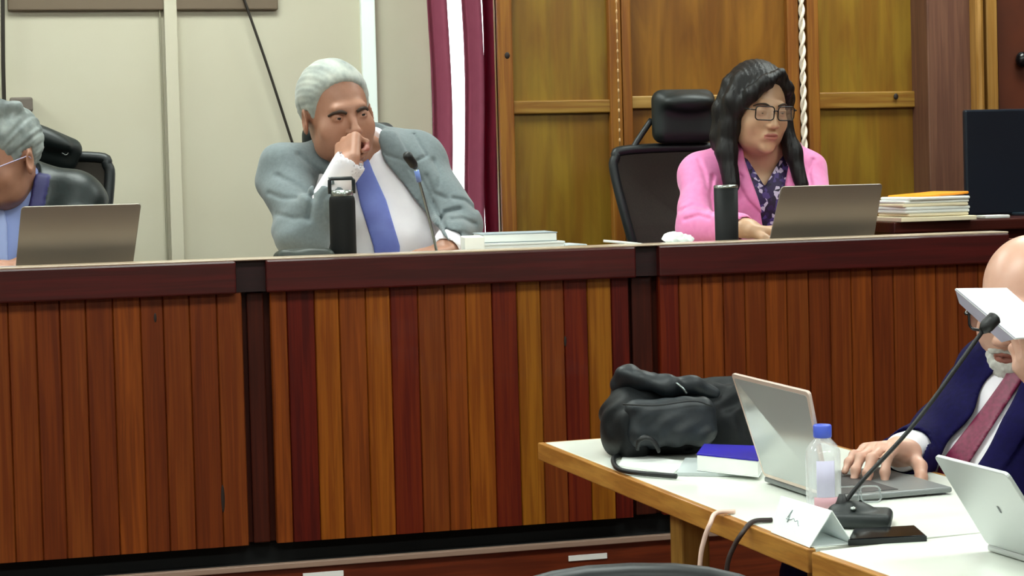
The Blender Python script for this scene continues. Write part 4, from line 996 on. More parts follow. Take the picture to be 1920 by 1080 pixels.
# ------------------------------------------------------------------ laptops
mat('laptop_grey', '8c857c', .32, metal=.7); mat('laptop_edge', 'c8c4bc', .3, metal=.8); mat('laptop_silver', 'c2c6c6', .38, metal=.45)
mat('lid_gloss', 'b8bcbc', .16, metal=.45); mat('lid_rim', 'd8c4b8', .35, metal=.4); mat('laptop_mid', '808484', .4, metal=.4); mat('screen_black', '0a0c10', .12); mat('keys', '2a2a2c', .5); mat('logo_dark', '505458', .3)
def laptop(label, hl, hr, tl, tr, depth_v, group=None, lid='laptop_grey', rim='laptop_edge', inset=None, logo=False, base='laptop_grey', base_t=.009):
    """hl, hr = hinge ends; tl, tr = top corners of the lid; depth_v = vector from hinge to the front edge of the base"""
    hl, hr, tl, tr, dv = [np.array(a, float) for a in (hl, hr, tl, tr, depth_v)]
    t = thing('laptop', label, 'laptop', (hl + hr) / 2 - (0, 0, base_t), group)
    W_ = np.linalg.norm(hr - hl); Hh = np.linalg.norm(tl - hl)
    nrm = np.cross(hr - hl, tl - hl); nrm /= np.linalg.norm(nrm)
    if nrm @ dv < 0: nrm = -nrm          # nrm points to the user side
    def B(u, v): return (hl * (1 - u) + hr * u) * (1 - v) + (tl * (1 - u) + tr * u) * v
    def rr(m_, ru=.03):
        out = []
        ru_, rv_ = ru * .24 / W_, ru * .24 / Hh
        for cu, cv, a0 in ((1 - m_ / W_ - ru_, 1 - m_ / Hh - rv_, 0), (m_ / W_ + ru_, 1 - m_ / Hh - rv_, 90), (m_ / W_ + ru_, m_ / Hh + rv_, 180), (1 - m_ / W_ - ru_, m_ / Hh + rv_, 270)):
            for k in range(5):
                a = math.radians(a0 + 22.5 * k); out.append(B(cu + ru_ * math.cos(a), cv + rv_ * math.sin(a)))
        return out
    MB().prism(rr(0), nrm * .0055).build('lid', rim if inset else lid, t, bevel=.001)
    if inset: MB().prism([p - nrm * .0006 for p in rr(.007, .02)], nrm * .0007).build('lid_panel', inset, t)
    MB().prism([p + nrm * .0056 for p in rr(.006, .02)], nrm * .0006).build('screen', 'screen_black', t)
    u = (hr - hl) / W_; d = dv / np.linalg.norm(dv); D = np.linalg.norm(dv)
    c = (hl + hr) / 2 + dv / 2; M = frameM(c, u, np.cross((0, 0, 1), u) , (0, 0, 1)); sgn = 1 if np.cross((0, 0, 1), u) @ d > 0 else -1
    MB().box((-W_ / 2, -D / 2, -base_t), (W_ / 2, D / 2, 0), .003, 0, M).build('base', base, t)
    MB().box((-W_ * .43, min(-D * .38 * sgn, D * .10 * sgn), 0.0), (W_ * .43, max(-D * .38 * sgn, D * .10 * sgn), .0008), 0, 0, M).build('keyboard', 'keys', t)
    if logo:
        q = B(.55, .52); lu = (tl - hl) / Hh; m_ = MB(); m_.prism([q + u * a + lu * b - nrm * .0004 for a, b in ((-.0015, -.005), (.0015, -.005), (.0015, .005), (-.0015, .005))], nrm * .0005); m_.build('logo', 'logo_dark', t)
    return t
def hp(px, py, Y, z): q = PY(px, py, Y); q[2] = z; return q
zb = DZ + .0125
laptop('grey laptop seen from behind on the bench in front of the grey-haired person at left', hp(27, 520, 4.20, zb), hp(247, 514, 4.20, zb), PY(40, 388, 4.165), PY(265, 382, 4.165), (0, .18, 0), 'laptops on the judges bench')
laptop('grey laptop seen from behind on the bench in front of the person in pink', hp(1439, 470, 4.185, zb), hp(1636, 462, 4.185, zb), PY(1466, 350, 4.15), PY(1655, 345, 4.15), (0, .17, 0), 'laptops on the judges bench', lid='laptop_grey')
TZ = .75
h1, h2 = PZ(1432, 893, TZ + .012), PZ(1553, 933, TZ + .012); tt = lambda q: float((q - EYE) @ CF)
dv = np.cross(h2 - h1, (0, 0, 1)); dv *= -.215 / np.linalg.norm(dv)
if dv[0] < 0: dv = -dv
laptop('open silver laptop with a glossy lid, beside the black backpack on the long table', h1, h2, P(1370, 700, tt(h1) - .015), P(1515, 735, tt(h2) - .015), dv, None, inset='lid_gloss', rim='lid_rim', base='laptop_mid')
g1, g2 = PZ(1850, 1020, TZ + .010), PZ(1996, 1064, TZ + .010); dv2 = np.cross(g2 - g1, (0, 0, 1)); dv2 *= .21 / np.linalg.norm(dv2)
if dv2[0] < 0: dv2 = -dv2
laptop('open silver laptop with a plain matt lid at the bottom right corner', g1, g2, P(1750, 855, tt(g1) - .02), P(1886, 890, tt(g2) - .02), dv2, None, lid='laptop_silver', logo=True, base='laptop_silver')

# ------------------------------------------------------------------ things on the bench
mat('bottle_black', '07090a', .65, spec=.3); mat('bottle_cap', '1a2024', .3); mat('rim_steel', 'b0b8b4', .25, metal=.9)
def lathe_at(c): return Matrix.Translation(Vector(map(float, c)))
q = hp(644, 470, 4.17, DZ); zt = PY(644, 368, 4.17)[2]; R_ = 24.5 * (4.17 / .99) / FPX
t = thing('flask', 'tall black vacuum flask with a carrying loop, in front of the grey-suited person', 'flask', q)
MB().lathe([(R_ * .96, DZ), (R_, DZ + .006), (R_, zt - .012), (R_ * .96, zt - .004), (R_ * .9, zt)], lathe_at((q[0], q[1], 0))).build('body', 'bottle_black', t)
MB().lathe([(R_ * .86, zt), (R_ * .88, zt + .002), (R_ * .88, zt + .012), (R_ * .8, zt + .014)], lathe_at((q[0], q[1], 0))).build('cap', 'rim_steel', t)
c = np.array((q[0], q[1], zt + .010)); MB().tube([c + (-R_ * .92, 0, -.004), c + (-R_ * .92, 0, .026), c + (-R_ * .8, 0, .030), c + (R_ * .8, 0, .030), c + (R_ * .92, 0, .026), c + (R_ * .92, 0, -.004)], .0042, 8).build('handle', 'bottle_cap', t)
q = hp(1363, 450, 4.17, DZ); zt = PY(1363, 352, 4.17)[2]; R_ = 22.5 * (4.17 / .94) / FPX
t = thing('tumbler', 'black cylindrical tumbler with a pale rim, in front of the person in pink', 'tumbler', q)
MB().lathe([(R_ * .93, DZ), (R_ * .95, DZ + .005), (R_, zt)], lathe_at((q[0], q[1], 0))).build('body', 'bottle_black', t)
MB().lathe([(R_, zt), (R_ * 1.02, zt + .002), (R_ * .98, zt + .006), (R_ * .8, zt + .007)], lathe_at((q[0], q[1], 0))).build('lid', 'rim_steel', t)
mat('paper', 'F2F4F0', .7, c2='E8ECE8', nscale=8); mat('paper_grey', 'B8C0C0', .7); mat('cover_grey', '98a4aa', .5); mat('leather_dark', '1e2420', .5, c2='2c342c', nscale=30, bump=.3)
def rot_box(name, cpt, sx, sy, sz, ang, m_, label, cat, group=None, bev=.002, mats2=None, parts=None):
    M = Matrix.Translation(Vector(map(float, cpt))) @ Matrix.Rotation(math.radians(ang), 4, 'Z')
    if parts:
        t = thing(name, label, cat, cpt, group)
        for pn, lo, hi, pm in parts: MB().box([lo[0] * sx, lo[1] * sy, lo[2] * sz], [hi[0] * sx, hi[1] * sy, hi[2] * sz], bev * .5, 0, M).build(pn, pm, t)
        return t
    return tag(MB().box((-sx / 2, -sy / 2, 0), (sx / 2, sy / 2, sz), bev, 0, M).build(name, m_), label, cat, group)
bookp = lambda cov: [('cover', (-.5, -.5, 0), (.5, .5, .07), cov), ('pages', (-.49, -.49, .07), (.49, .48, .9), 'paper'), ('cover', (-.5, -.5, .9), (.5, .5, 1), cov)]
def zat(px, py, Y): return PY(px, py, Y)[2]
cq = hp(963, 450, 4.23, DZ); zl = zat(963, 453, 4.23) - DZ
rot_box('thick_book', cq, .205, .15, zl, 2, None, 'thick white book at the bottom of the pile beside the grey-suited person', 'book', None, parts=bookp('paper'))
rot_box('thick_book', cq + (.005, .01, zl + .0005), .175, .14, zat(970, 436, 4.23) - DZ - zl, -3, None, 'grey book on top of the pile beside the grey-suited person', 'book', None, parts=bookp('cover_grey'))
cq = hp(1066, 460, 4.20, DZ); rot_box('paper_stack', cq, .05, .12, zat(1066, 457, 4.20) - DZ, 4, 'paper_grey', 'narrow stack of papers just right of the book pile on the bench', 'papers')
cq = hp(886, 460, 4.16, DZ); rot_box('paper_stack', cq, .045, .12, zat(886, 443, 4.16) - DZ, -8, 'paper', 'upright-edged white papers just left of the book pile on the bench', 'papers')
def bent_sheet(name, label, cx, cy, z, w_, d_, ang, m_, curl, th=.004, cat='papers'):
    vs, fs = [], []; n = 12; ca, sa = math.cos(math.radians(ang)), math.sin(math.radians(ang))
    for i in range(n + 1):
        for j in (0, 1):
            u = (i / n - .5) * w_; v = (j - .5) * d_; h = curl * (1 - i / n) ** 3 + .001 * math.sin(i)
            vs.append((cx + u * ca - v * sa, cy + u * sa + v * ca, z + th / 2 + max(h, 0)))
    for i in range(n): fs.append((i * 2, i * 2 + 2, i * 2 + 3, i * 2 + 1))
    o = mesh_obj(name, vs, fs, m_, None, None, None, True, solid=th); return tag(o, label, cat)
q = hp(1235, 452, 4.17, DZ); bent_sheet('loose_papers', 'loose white papers with a curled corner on the bench left of the black tumbler', q[0], q[1], DZ + .031, .22, .16, 2, 'paper', .014, .006)
tagq = MB().box((q[0] - .09, q[1] - .07, DZ), (q[0] + .10, q[1] + .07, DZ + .030), .003).build('folder', 'cover_grey'); tag(tagq, 'grey folder lying under the loose papers left of the black tumbler', 'folder')
c = hp(1262, 446, 4.19, 0); c[2] = DZ + .052; f = SDF(*box_of([c], .06), .0025); f.ell(c, (.026, .022, .013)); f.ell(c + (.03, 0, -.004), (.02, .02, .009)); f.all(lambda X, Y, Z: .003 * np.sin(X * 260 + 3 * np.sin(Y * 150)) * np.sin(Z * 300 + Y * 200)); f.F = np.maximum(f.F, -1)
tag(f.build('tissue', 'paper'), 'crumpled white tissue on the papers in front of the mesh chair', 'tissue')
c = hp(570, 466, 4.15, DZ); d = SDF(*box_of([c + (0, 0, .03)], .10), .003); d.rbox(c + (0, 0, .029), (.066, .04, .029), .02, None, .01); d.all(folds(.0015, 90, 60, 90))
tag(d.build('leather_case', 'leather_dark'), 'dark soft leather case on the bench by the elbow of the grey-suited person', 'case')
# bench microphone
mat('mic_steel', '9aa4a4', .25, metal=.9); mat('mic_black', '0a0b0c', .5, bump=.2, nscale=300); mat('ring_blue', '7c98e0', .3)
b0 = hp(822, 472, 4.15, DZ); t = thing('gooseneck_microphone', 'thin gooseneck microphone on the bench in front of the grey jacket', 'microphone', b0)
d = SDF(*box_of([b0 + (0, 0, .01)], .08), .003); d.rbox(b0 + (0, 0, .012), (.045, .035, .012), .01); d.build('base', 'mic_black', t)
st = smooth_path([b0 + (0, 0, .015), PY(812, 440, 4.15), PY(797, 380, 4.14), PY(780, 318, 4.12)], 8); MB().tube(st, .0032, 8).build('stem', 'mic_steel', t)
e0, e1_ = PY(779, 314, 4.12), PY(761, 288, 4.10); MB().tube([e0, e0 * .8 + e1_ * .2, e1_ * .85 + e0 * .15, e1_], [.006, .010, .011, .007], 12).build('head', 'mic_black', t)
MB().tube([PY(786, 340, 4.13), PY(781, 320, 4.12)], .0058, 12).build('collar', 'ring_blue', t)

# ------------------------------------------------------------------ clerk's desk, documents and monitor at the right
Y2 = 4.55; zc = zat(1780, 413, Y2); xl = PY(1676, 420, Y2)[0]
t = thing('side_desk', 'dark red-brown side desk at the right end of the bench, carrying the monitor', 'desk', (xl + .6, Y2 + .25, ZF))
MB().box((xl, Y2, zc - .03), (xl + 1.3, Y2 + .55, zc), .004).build('desk_top', 'desk_red', t)
MB().box((xl + .02, Y2 + .03, ZF + .001), (xl + .05, Y2 + .53, zc - .03)).build('side_panel', 'desk_red', t); MB().box((xl + 1.24, Y2 + .03, ZF + .001), (xl + 1.27, Y2 + .53, zc - .03)).build('side_panel', 'desk_red', t)
MB().box((xl + .05, Y2 + .05, ZF + .1), (xl + 1.24, Y2 + .07, zc - .03)).build('front_panel', 'desk_red', t)
t = thing('computer_monitor', 'large dark computer monitor seen from behind at the right edge', 'monitor', (PY(1980, 400, 4.8)[0], 4.8, zc))
x0, x1 = PY(1811, 300, 4.78)[0], PY(1811, 300, 4.78)[0] + .50; za, zb_ = zat(1850, 403, 4.78), zat(1850, 205, 4.78)
mat('monitor_back', '16202c', .28, c2='141c26', nscale=5); mat('monitor_edge', '1e2a34', .3)
MB().box((x0, 4.78, za), (x1, 4.80, zb_), .006).build('shell', 'monitor_back', t); MB().box((x0 + .01, 4.80, za + .01), (x1 - .01, 4.804, zb_ - .01)).build('screen', 'screen_black', t)
MB().box((x0 + .21, 4.755, zc + .008), (x0 + .29, 4.782, za + .10), .004).build('stand', 'monitor_edge', t); MB().box((x0 + .14, 4.70, zc), (x0 + .36, 4.88, zc + .009), .003).build('foot', 'monitor_edge', t)
q = PY(1731, 404, 4.62); q[2] = zc
rot_box('document_tray', q, .215, .22, .010, -2, 'paper_cream', 'x', 'x') if False else None
mat('paper_cream', 'F4E8C8', .7); mat('folder_yellow', 'F8B020', .5, c2='F0901A', nscale=9)
o = rot_box('flat_folder', q, .215, .20, .012, -2, 'paper_cream', 'flat cream folder under the document bundle on the side desk', 'folder')
t = thing('document_bundle', 'thick bundle of loose documents with a yellow-orange cover, beside the monitor', 'documents', q + (0, 0, .013))
ztop = zat(1731, 368, 4.62); n = 6; hgt = (ztop - (zc + .013)) / n
for i in range(n):
    cc = q + (random.uniform(-.004, .004), random.uniform(-.004, .004), .013 + hgt * i); sx = .188 - (.012 if i in (0, 5) else 0)
    M = Matrix.Translation(Vector(map(float, cc))) @ Matrix.Rotation(math.radians(random.uniform(-4, 4)), 4, 'Z')
    MB().box((-sx / 2, -.09, 0), (sx / 2, .09, hgt * .97), hgt * .45, 0, M).build('paper_sheaf', 'paper' if i % 3 else 'paper_cream', t)
cc = q + (.014, .005, ztop - zc + .0005); M = Matrix.Translation(Vector(map(float, cc))) @ Matrix.Rotation(math.radians(6), 4, 'Z') @ Matrix.Rotation(math.radians(-3), 4, 'Y')
MB().box((-.07, -.085, 0), (.078, .085, .007), .003, 0, M).build('cover', 'folder_yellow', t)
q = PY(1862, 411, 4.60); q[2] = zc + .0005; rot_box('paper_sheet', q, .075, .05, .008, 3, 'paper', 'small white paper pad on the side desk in front of the monitor', 'paper')
# end piece of the bench right of the seam, brown top
q0 = PY(1892, 440, BY)
struct(MB().box((bX(1890), BY + .02, FL + .5), (bX(2300), BY + .06, ZT - .02)).build('trim_13', 'step_wood'))

# ------------------------------------------------------------------ long tables
mat('laminate', 'EEF2E8', .32, c2='E4E8DE', nscale=6, coat=.2)
wood('edge_wood', 'C08A40', 'A87030', .4, along=(20, 1.5, 20), coat=.2); wood('leg_wood', 'A07838', '8c6428', .4, along=(20, 20, 1.5), coat=.1)
A_, B_ = PZ(1008, 829, TZ), PZ(1514, 1029, TZ)
C_, D_ = PZ(1521, 1034, TZ), PZ(1652, 1080, TZ)
dirAB = (B_ - A_) / np.linalg.norm(B_ - A_); dirCD = (D_ - C_) / np.linalg.norm(D_ - C_)
def table(label, P0, d, L, W_, legs_at, joint):
    n = np.cross((0, 0, 1), d); n = n if n[0] > 0 else -n; n = n / np.linalg.norm(n)
    ctr = P0 + d * L / 2 + n * W_ / 2
    t = thing('long_table', label, 'table', (ctr[0], ctr[1], FL), 'white-topped tables end to end'); th = .034
    M = frameM((P0[0], P0[1], 0), d, n, (0, 0, 1)) if np.cross(d, n)[2] > 0 else frameM((P0[0], P0[1], 0), n, d, (0, 0, 1))
    sw = np.cross(d, n)[2] <= 0
    def bx_(name, a, b, m_, bev=.002):
        lo = [min(a[0], b[0]), min(a[1], b[1]), a[2]]; hi = [max(a[0], b[0]), max(a[1], b[1]), b[2]]
        if sw: lo = [lo[1], lo[0], lo[2]]; hi = [hi[1], hi[0], hi[2]]
        return MB().box(lo, hi, bev, 0, M).build(name, m_, t)
    j0, j1 = (.001 if joint == 0 else .013), (L - .001 if joint == 1 else L - .013)
    bx_('table_top', (j0, .012, TZ - th + .002), (j1, W_ - .012, TZ), 'laminate', .001)
    bx_('edge_strip', (0, 0, TZ - th), (L, .013, TZ - .0008), 'edge_wood'); bx_('edge_strip', (0, W_ - .013, TZ - th), (L, W_, TZ - .0008), 'edge_wood')
    if joint != 0: bx_('edge_strip', (0, .013, TZ - th), (.013, W_ - .013, TZ - .0008), 'edge_wood')
    if joint != 1: bx_('edge_strip', (L - .013, .013, TZ - th), (L, W_ - .013, TZ - .0008), 'edge_wood')
    for a, b in legs_at: bx_('leg', (a, b, FL + .001), (a + .05, b + .05, TZ - th), 'leg_wood', .004)
    bx_('rail', (legs_at[0][0] + .05, .04, TZ - th - .05), (L - .06, .06, TZ - th), 'leg_wood') if False else None
    return t, n
# where the first leg shows
Lg = PZ(1245, 952, TZ - .034); s0 = float((Lg - A_) @ dirAB)
L1 = float(np.linalg.norm(B_ - A_))
t1, nAB = table('white-topped long table with a yellow wooden edge, farther of the two', A_, dirAB, L1, .485, [(s0 - .02, .035), (s0 - .02, .40), (L1 - .075, .035), (L1 - .075, .40)], 1)
t2, nCD = table('white-topped long table with a yellow wooden edge, nearer of the two', C_, dirCD, 1.0, .62, [(.05, .06), (.05, .53), (.90, .04), (.90, .53)], 0)
for t, lb in ((t1, 'white-topped long table with a yellow wooden edge under the backpack'), (t2, 'white-topped long table joined at the near end, under the corner laptop')):
    t['label'] = lb
# ------------------------------------------------------------------ backpack
mat('bag_black', '0c1114', .6, c2='080b0e', nscale=90, bump=.35, spec=.3); mat('bag_dark', '0a0d0f', .5, bump=.3, nscale=120); mat('bag_shine', '182026', .5, c2='0f161a', nscale=60, bump=.3)
ctr = P(1285, 795, 3.43); t = thing('backpack', 'black backpack lying on its side at the far end of the long table', 'backpack', (ctr[0], ctr[1], TZ))
Rm = BASE; Z = np.array((0, 0, 1.))
def at_(px, py, tq): return P(px, py, tq)
f = SDF((at_(1100, 800, 3.3) - .03) * (1, 0, 0) + (0, ctr[1] - .22, TZ - .01), (at_(1460, 800, 3.5) + .05) * (1, 0, 0) + (0, ctr[1] + .25, TZ + .22), .0032)
f.rbox(at_(1300, 788, 3.46), (.135, .085, .068), .045, Rm, .02)
f.ell(at_(1178, 795, 3.40), (.052, .085, .066), Rm, .03)
f.ell(at_(1210, 735, 3.44), (.06, .06, .032), Rm, .02)
f.ell(at_(1380, 780, 3.46), (.075, .08, .062), Rm, .03)
f.all(folds(.006, 55, 40, 80, .7)); f.all(folds(.0035, -120, 80, 70, 2.)); f.all(lambda X, Y, Z_: TZ + .001 - Z_, mode='and')
f.build('body', 'bag_black', t)
f = SDF(*box_of([at_(1255, 790, 3.33)], .15), .003)
f.rbox(at_(1256, 792, 3.345), (.082, .040, .043), .026, Rm @ rotm('x', -12), .015); f.all(folds(.005, 60, 30, 75, 1.3)); f.all(folds(.002, -130, 60, 90, .3)); f.all(lambda X, Y, Z_: TZ + .002 - Z_, mode='and'); f.build('front_pocket', 'bag_shine', t)
f = SDF(*box_of([at_(1170, 700, 3.40), at_(1345, 730, 3.40)], .07), .003)
f.chain([at_(1165, 722, 3.42), at_(1178, 704, 3.40), at_(1205, 712, 3.38), at_(1250, 724, 3.37), at_(1300, 722, 3.39), at_(1340, 738, 3.40)], [.020, .020, .016, .018, .016, .012], .012); f.all(folds(.002, 120, 60, 90)); f.build('shoulder_strap', 'bag_shine', t)
MB().tube(smooth_path([at_(1195, 842, 3.295), at_(1198, 826, 3.285), at_(1212, 820, 3.28), at_(1226, 828, 3.285), at_(1236, 846, 3.295)], 6), .0035, 8, flat=1.6).build('strap_loop', 'bag_dark', t)
MB().tube(smooth_path([at_(1168, 758, 3.30), at_(1230, 760, 3.285), at_(1300, 752, 3.29), at_(1335, 762, 3.31)], 6), .0016, 6).build('zipper', 'bag_dark', t)
MB().tube(smooth_path([at_(1268, 718, 3.35), at_(1280, 728, 3.345), at_(1288, 738, 3.345)], 5), .0022, 6).build('buckle', 'mic_steel', t)
# book, papers and cable near the backpack
mat('book_blue', '2414b0', .35, c2='1a0c88', nscale=6)
def quadbox(pts, z0, z1): 
    return [(p[0], p[1], z0) for p in pts], (0, 0, z1 - z0)
zbk = P(1310, 852, 3.16)[2]
def pad(name, label, cat, corners, z0, z1, parts, group=None):
    ps = [PZ(px, py, z1) for px, py in corners]; c = sum(ps) / 4; t = thing(name, label, cat, (c[0], c[1], z0), group)
    for pn, a, b, ins, m_ in parts:
        q = [c + (p - c) * ins for p in ps]; e, v = quadbox(q, z0 + (z1 - z0) * a, z0 + (z1 - z0) * b); MB().prism(e, v).build(pn, m_, t, bevel=.0008)
    return t
pad('notepad', 'white papers under the blue book on the long table', 'papers', [(1262, 868), (1290, 876), (1420, 886), (1432, 864)], TZ, TZ + .003, [('sheets', 0, 1, 1, 'paper')]) if False else None
o = MB(); e, v = quadbox([PZ(px, py, TZ + .006) for px, py in ((1268, 886), (1425, 888), (1432, 862), (1285, 858))], TZ + .0005, TZ + .006); o.prism(e, v); tag(o.build('document_sheaf', 'paper_grey'), 'thin sheaf of grey papers under the blue book on the long table', 'papers')
pad('blue_book', 'thick book with a deep blue cover beside the black backpack', 'book', [(1306, 850), (1422, 862), (1440, 836), (1320, 832)], TZ + .0065, TZ + .036, [('cover', 0, .06, 1, 'paper'), ('pages', .06, .90, .985, 'paper'), ('cover', .90, 1, 1, 'book_blue')])
o = MB(); e, v = quadbox([PZ(px, py, TZ + .003) for px, py in ((1160, 872), (1262, 886), (1290, 866), (1172, 848))], TZ + .0004, TZ + .003); o.prism(e, v); tag(o.build('paper_sheet', 'paper'), 'white sheet of paper under the front of the black backpack', 'paper')
cord('black_strap', 'thin black strap curving out from under the backpack along the table', [PZ(1165, 852, TZ + .006), PZ(1150, 860, TZ + .006), PZ(1158, 878, TZ + .006), PZ(1190, 886, TZ + .006), PZ(1268, 893, TZ + .006)], .0045, 'bag_dark', 8, 'strap')
# ------------------------------------------------------------------ water bottle
m_ = bpy.data.materials.new('clear_plastic'); m_.use_nodes = True; MATS['clear_plastic'] = m_; nt = m_.node_tree; b_ = nt.nodes['Principled BSDF']; b_.inputs['Base Color'].default_value = lin('F4F8FC'); b_.inputs['Roughness'].default_value = .1; b_.inputs['Alpha'].default_value = .38; b_.inputs['Transmission Weight'].default_value = .3; b_.inputs['Coat Weight'].default_value = .6
mat('cap_blue', '4a60cc', .35); mat('label_lilac', 'C4C0D8', .6); mat('label_pink', 'C89AA4', .6)
c = PZ(1545, 954, TZ); tb = tt(c); px2m = tb / FPX; r = 33 * px2m; H_ = 158 * px2m
t = thing('water_bottle', 'small clear plastic water bottle with a blue cap on the long table', 'bottle', c); T = lathe_at((c[0], c[1], TZ + .0005))
MB().lathe([(r * .8, 0), (r * .97, .004), (r, .012), (r, H_ * .64), (r * .97, H_ * .69), (r * .80, H_ * .76), (r * .5, H_ * .83), (r * .46, H_ * .86)], T, 36).build('body', 'clear_plastic', t)
MB().lathe([(r * .50, H_ * .85), (r * .52, H_ * .86), (r * .52, H_ * .985), (r * .47, H_)], T, 28).build('cap', 'cap_blue', t)
def arc_label(name, z0, z1, m_, a0=-150, a1=-30):
    vs, fs = [], []; n = 20
    for i in range(n + 1):
        a = math.radians(a0 + (a1 - a0) * i / n)
        for z_ in (z0, z1): vs.append((c[0] + r * 1.01 * math.cos(a), c[1] + r * 1.01 * math.sin(a), TZ + z_))
    for i in range(n): fs.append((2 * i, 2 * i + 2, 2 * i + 3, 2 * i + 1))
    return mesh_obj(name, vs, fs, m_, t, None, None, True, solid=.0005)
arc_label('label', H_ * .17, H_ * .60, 'label_lilac', -135, -75); arc_label('label_band', H_ * .04, H_ * .168, 'label_pink', -145, -55)
# ------------------------------------------------------------------ name card
mat('card_white', 'F8FFFF', .6); mat('pencil', '90a0a0', .7)
n1, n2 = PZ(1518, 1027, TZ), PZ(1600, 1021, TZ); ax = PZ(1446, 998, TZ) - n1; m1, m2 = n1 + ax, n2 + ax
a1 = P(1560, 958, tt((n1 + n2) / 2)); a2 = P(1464, 930, tt((m1 + m2) / 2))
t = thing('name_card', 'folded white name card with faint writing, standing at the table edge', 'name card', ((n1 + m2)[0] / 2, (n1 + m2)[1] / 2, TZ))
for nm, q in (('card_face', [n1, m1, a2, a1]), ('card_face', [n2, m2, a2, a1])):
    mesh_obj(nm, q, [(0, 1, 2, 3)], 'card_white', t, None, None, False, solid=.0012)
e, v = quadbox([n1 + (.003, 0, 0), n2 - (.003, 0, 0), m2 - (.003, 0, 0), m1 + (.003, 0, 0)], TZ + .0004, TZ + .0014); MB().prism(e, v).build('card_foot', 'card_white', t)
nf = np.cross(m1 - n1, a1 - n1); nf /= np.linalg.norm(nf); nf = nf if nf[0] < 0 else -nf
def on(u, v): return n1 * (1 - u) * (1 - v) + m1 * u * (1 - v) + a1 * (1 - u) * v + a2 * u * v + nf * .004
m = MB()
for st in ([(.68, .50), (.64, .72), (.655, .42), (.66, .38)], [(.70, .46), (.60, .47), (.55, .52), (.50, .46), (.46, .50), (.42, .42), (.39, .38)]): m.tube(smooth_path([on(*q) for q in st], 4), .0007, 5)
m.build('handwriting', 'pencil', t)
# ------------------------------------------------------------------ table microphone
c = PZ(1612, 985, TZ); t = thing('gooseneck_microphone', 'black gooseneck microphone standing on the long table behind the name card', 'microphone', c); Rr = BASE @ rotm('z', -14)
f = SDF(*box_of([c + (0, 0, .015)], .10), .0025)
f.rbox(c + Rr @ np.array((0, 0, .011)), (.046, .036, .011), .009, Rr, .01); f.ell(c + Rr @ np.array((-.012, .005, .020)), (.030, .026, .014), Rr, .012); f.all(lambda X, Y, Z_: TZ - Z_, mode='and')
f.build('base', 'chair_pad', t)
s0 = P(1579, 950, tt(c) + .01); MB().lathe([(.011, 0), (.012, .012), (.008, .02), (.0045, .03)], lathe_at(s0 + (0, 0, -.012))).build('socket', 'mic_black', t)
s1 = P(1846, 616, tt(c) + .06); mid = (s0 + s1) / 2 + CR * .004 - CU * .006
MB().tube(smooth_path([s0, s0 * .75 + mid * .25 + CU * .004, mid, s1], 8), .0034, 8).build('stem', 'mic_black', t)
s2 = P(1868, 593, tt(c) + .065); MB().tube([s1 - (s2 - s1) * .25, s1, s1 + (s2 - s1) * .2, s2 - (s2 - s1) * .12, s2], [.005, .009, .0105, .0105, .007], 12).build('head', 'mic_black', t)
m = MB(); m.sphere(P(1600, 962, tt(c) - .02) * (1, 1, 0) + (0, 0, TZ + .028), (.005, .005, .003), n=10); m.build('button', 'rim_steel', t)
# flat black device
pad('flat_phone', 'flat black handset lying at the table edge below the microphone base', 'phone', [(1590, 1011), (1738, 1003), (1716, 984), (1600, 991)], TZ, TZ + .009, [('body', 0, .85, 1, 'chair_black'), ('glass_face', .85, 1, .96, 'screen_black')])
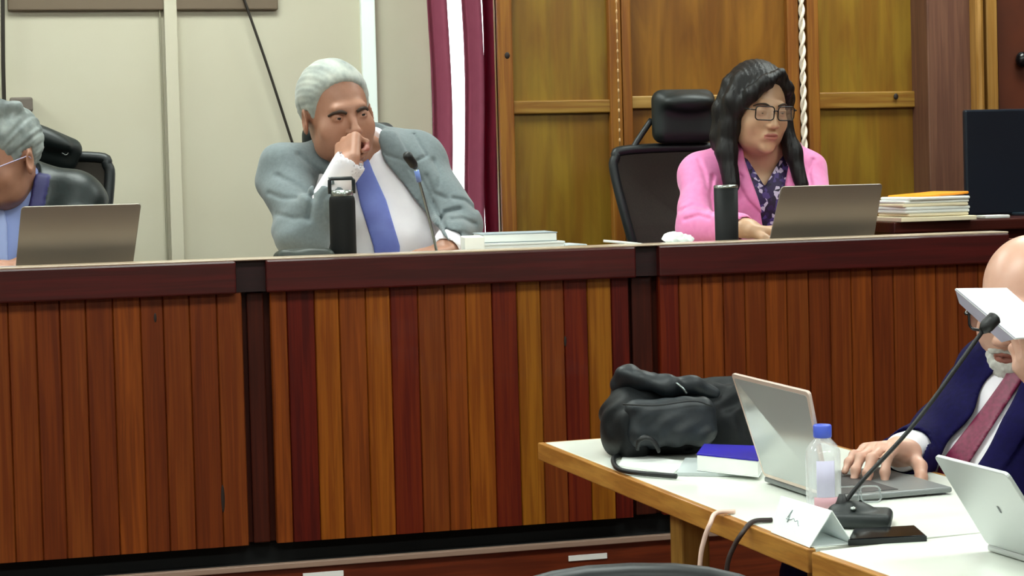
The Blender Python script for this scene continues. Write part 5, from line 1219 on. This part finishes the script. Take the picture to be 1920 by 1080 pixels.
# clear eyeglasses
mat('clear_frame', 'C8D0D0', .15, trans=.6, alpha=.7)
c = PZ(1612, 944, TZ) + (0, 0, .014); t = thing('eyeglasses', 'clear-framed eyeglasses lying on the table by the water bottle', 'eyeglasses', c - (0, 0, .014)); m = MB(); up = np.array((0, .25, .97)); rt = BASE[:, 0]
for s_ in (-1, 1): m.tube(rect_tube_path(c + rt * s_ * .017, rt, up, .015, .012, .007), .0014, 6, closed=True)
for s_ in (-1, 1): m.tube(smooth_path([c + rt * s_ * .032 + (0, 0, .006), c + rt * (s_ * .034 + .01) + (0, .05, -.004), c + rt * (s_ * .030 + .02) + (0, .08, -.012)], 6), .0015, 6)
m.tube([c - rt * .003 + (0, 0, .003), c + rt * .003 + (0, 0, .003)], .0014, 6); m.build('frame', 'clear_frame', t)
for s_ in (-1, 1): MB().prism(rect_tube_path(c + rt * s_ * .017, rt, up, .014, .011, .006), (0, .001, 0)).build('lens', 'lens_glass', t)
# cables over the table edge
mat('cable_pink', 'E0C0B0', .5); mat('cable_dark', '2c1c18', .5)
out = -nAB
def over(px0, py0, px1, py1, pz, m_, label):
    a = PZ(px0, py0, TZ + .004); e = a - nAB * float((a - A_) @ nAB) + out * .008; 
    s = float((e - A_) @ dirAB); low = np.array((e[0], e[1], TZ - .06)) + out * .02; q = PY(px1, py1, low[1])
    lo_ = np.array((q[0], low[1], q[2]))
    te = tt(e) - .02
    cord('cable', label, [a + nAB * .03, a, P(px0 * .62 + px1 * .38, py0 * .78 + py1 * .22, te), P(px0 * .25 + px1 * .75, py0 * .45 + py1 * .55, te), P(px1, py1, te), P(px1 - 2, py1 + 90, te), P(px1 + 10, py1 + 300, te)], .0036, m_, 8, 'cable')
over(1343, 962, 1313, 1052, 0, 'cable_pink', 'pale pink cable hanging over the yellow edge of the long table')
over(1412, 978, 1363, 1066, 0, 'cable_dark', 'dark cable hanging over the table edge next to the name card')
# ------------------------------------------------------------------ booklet held by the bald person
mat('booklet_paper', 'F6F8FC', .6); mat('booklet_under', 'B8B4CC', .6)
q = [P(1792, 540, 2.93), P(1888, 539, 3.02), P(1990, 628, 3.00), P(1905, 634, 2.90)]
nn = np.cross(q[1] - q[0], q[3] - q[0]); nn /= np.linalg.norm(nn); nn = nn if nn @ CF > 0 else -nn
t = thing('booklet', 'open white booklet held up in front of the bald person', 'booklet', sum(q) / 4)
MB().prism(q, nn * .004).build('pages', 'booklet_paper', t, bevel=.001)
e = [q[0], q[3], P(1898, 650, 2.93), P(1790, 552, 2.96)]
e = [q[0], q[3], q[3] + (P(1880, 640, 2.97) - P(1905, 634, 2.90)), q[0] + (P(1800, 566, 2.99) - P(1792, 540, 2.93))]
MB().prism(e, nn * .003).build('folded_page', 'booklet_under', t, bevel=.001)
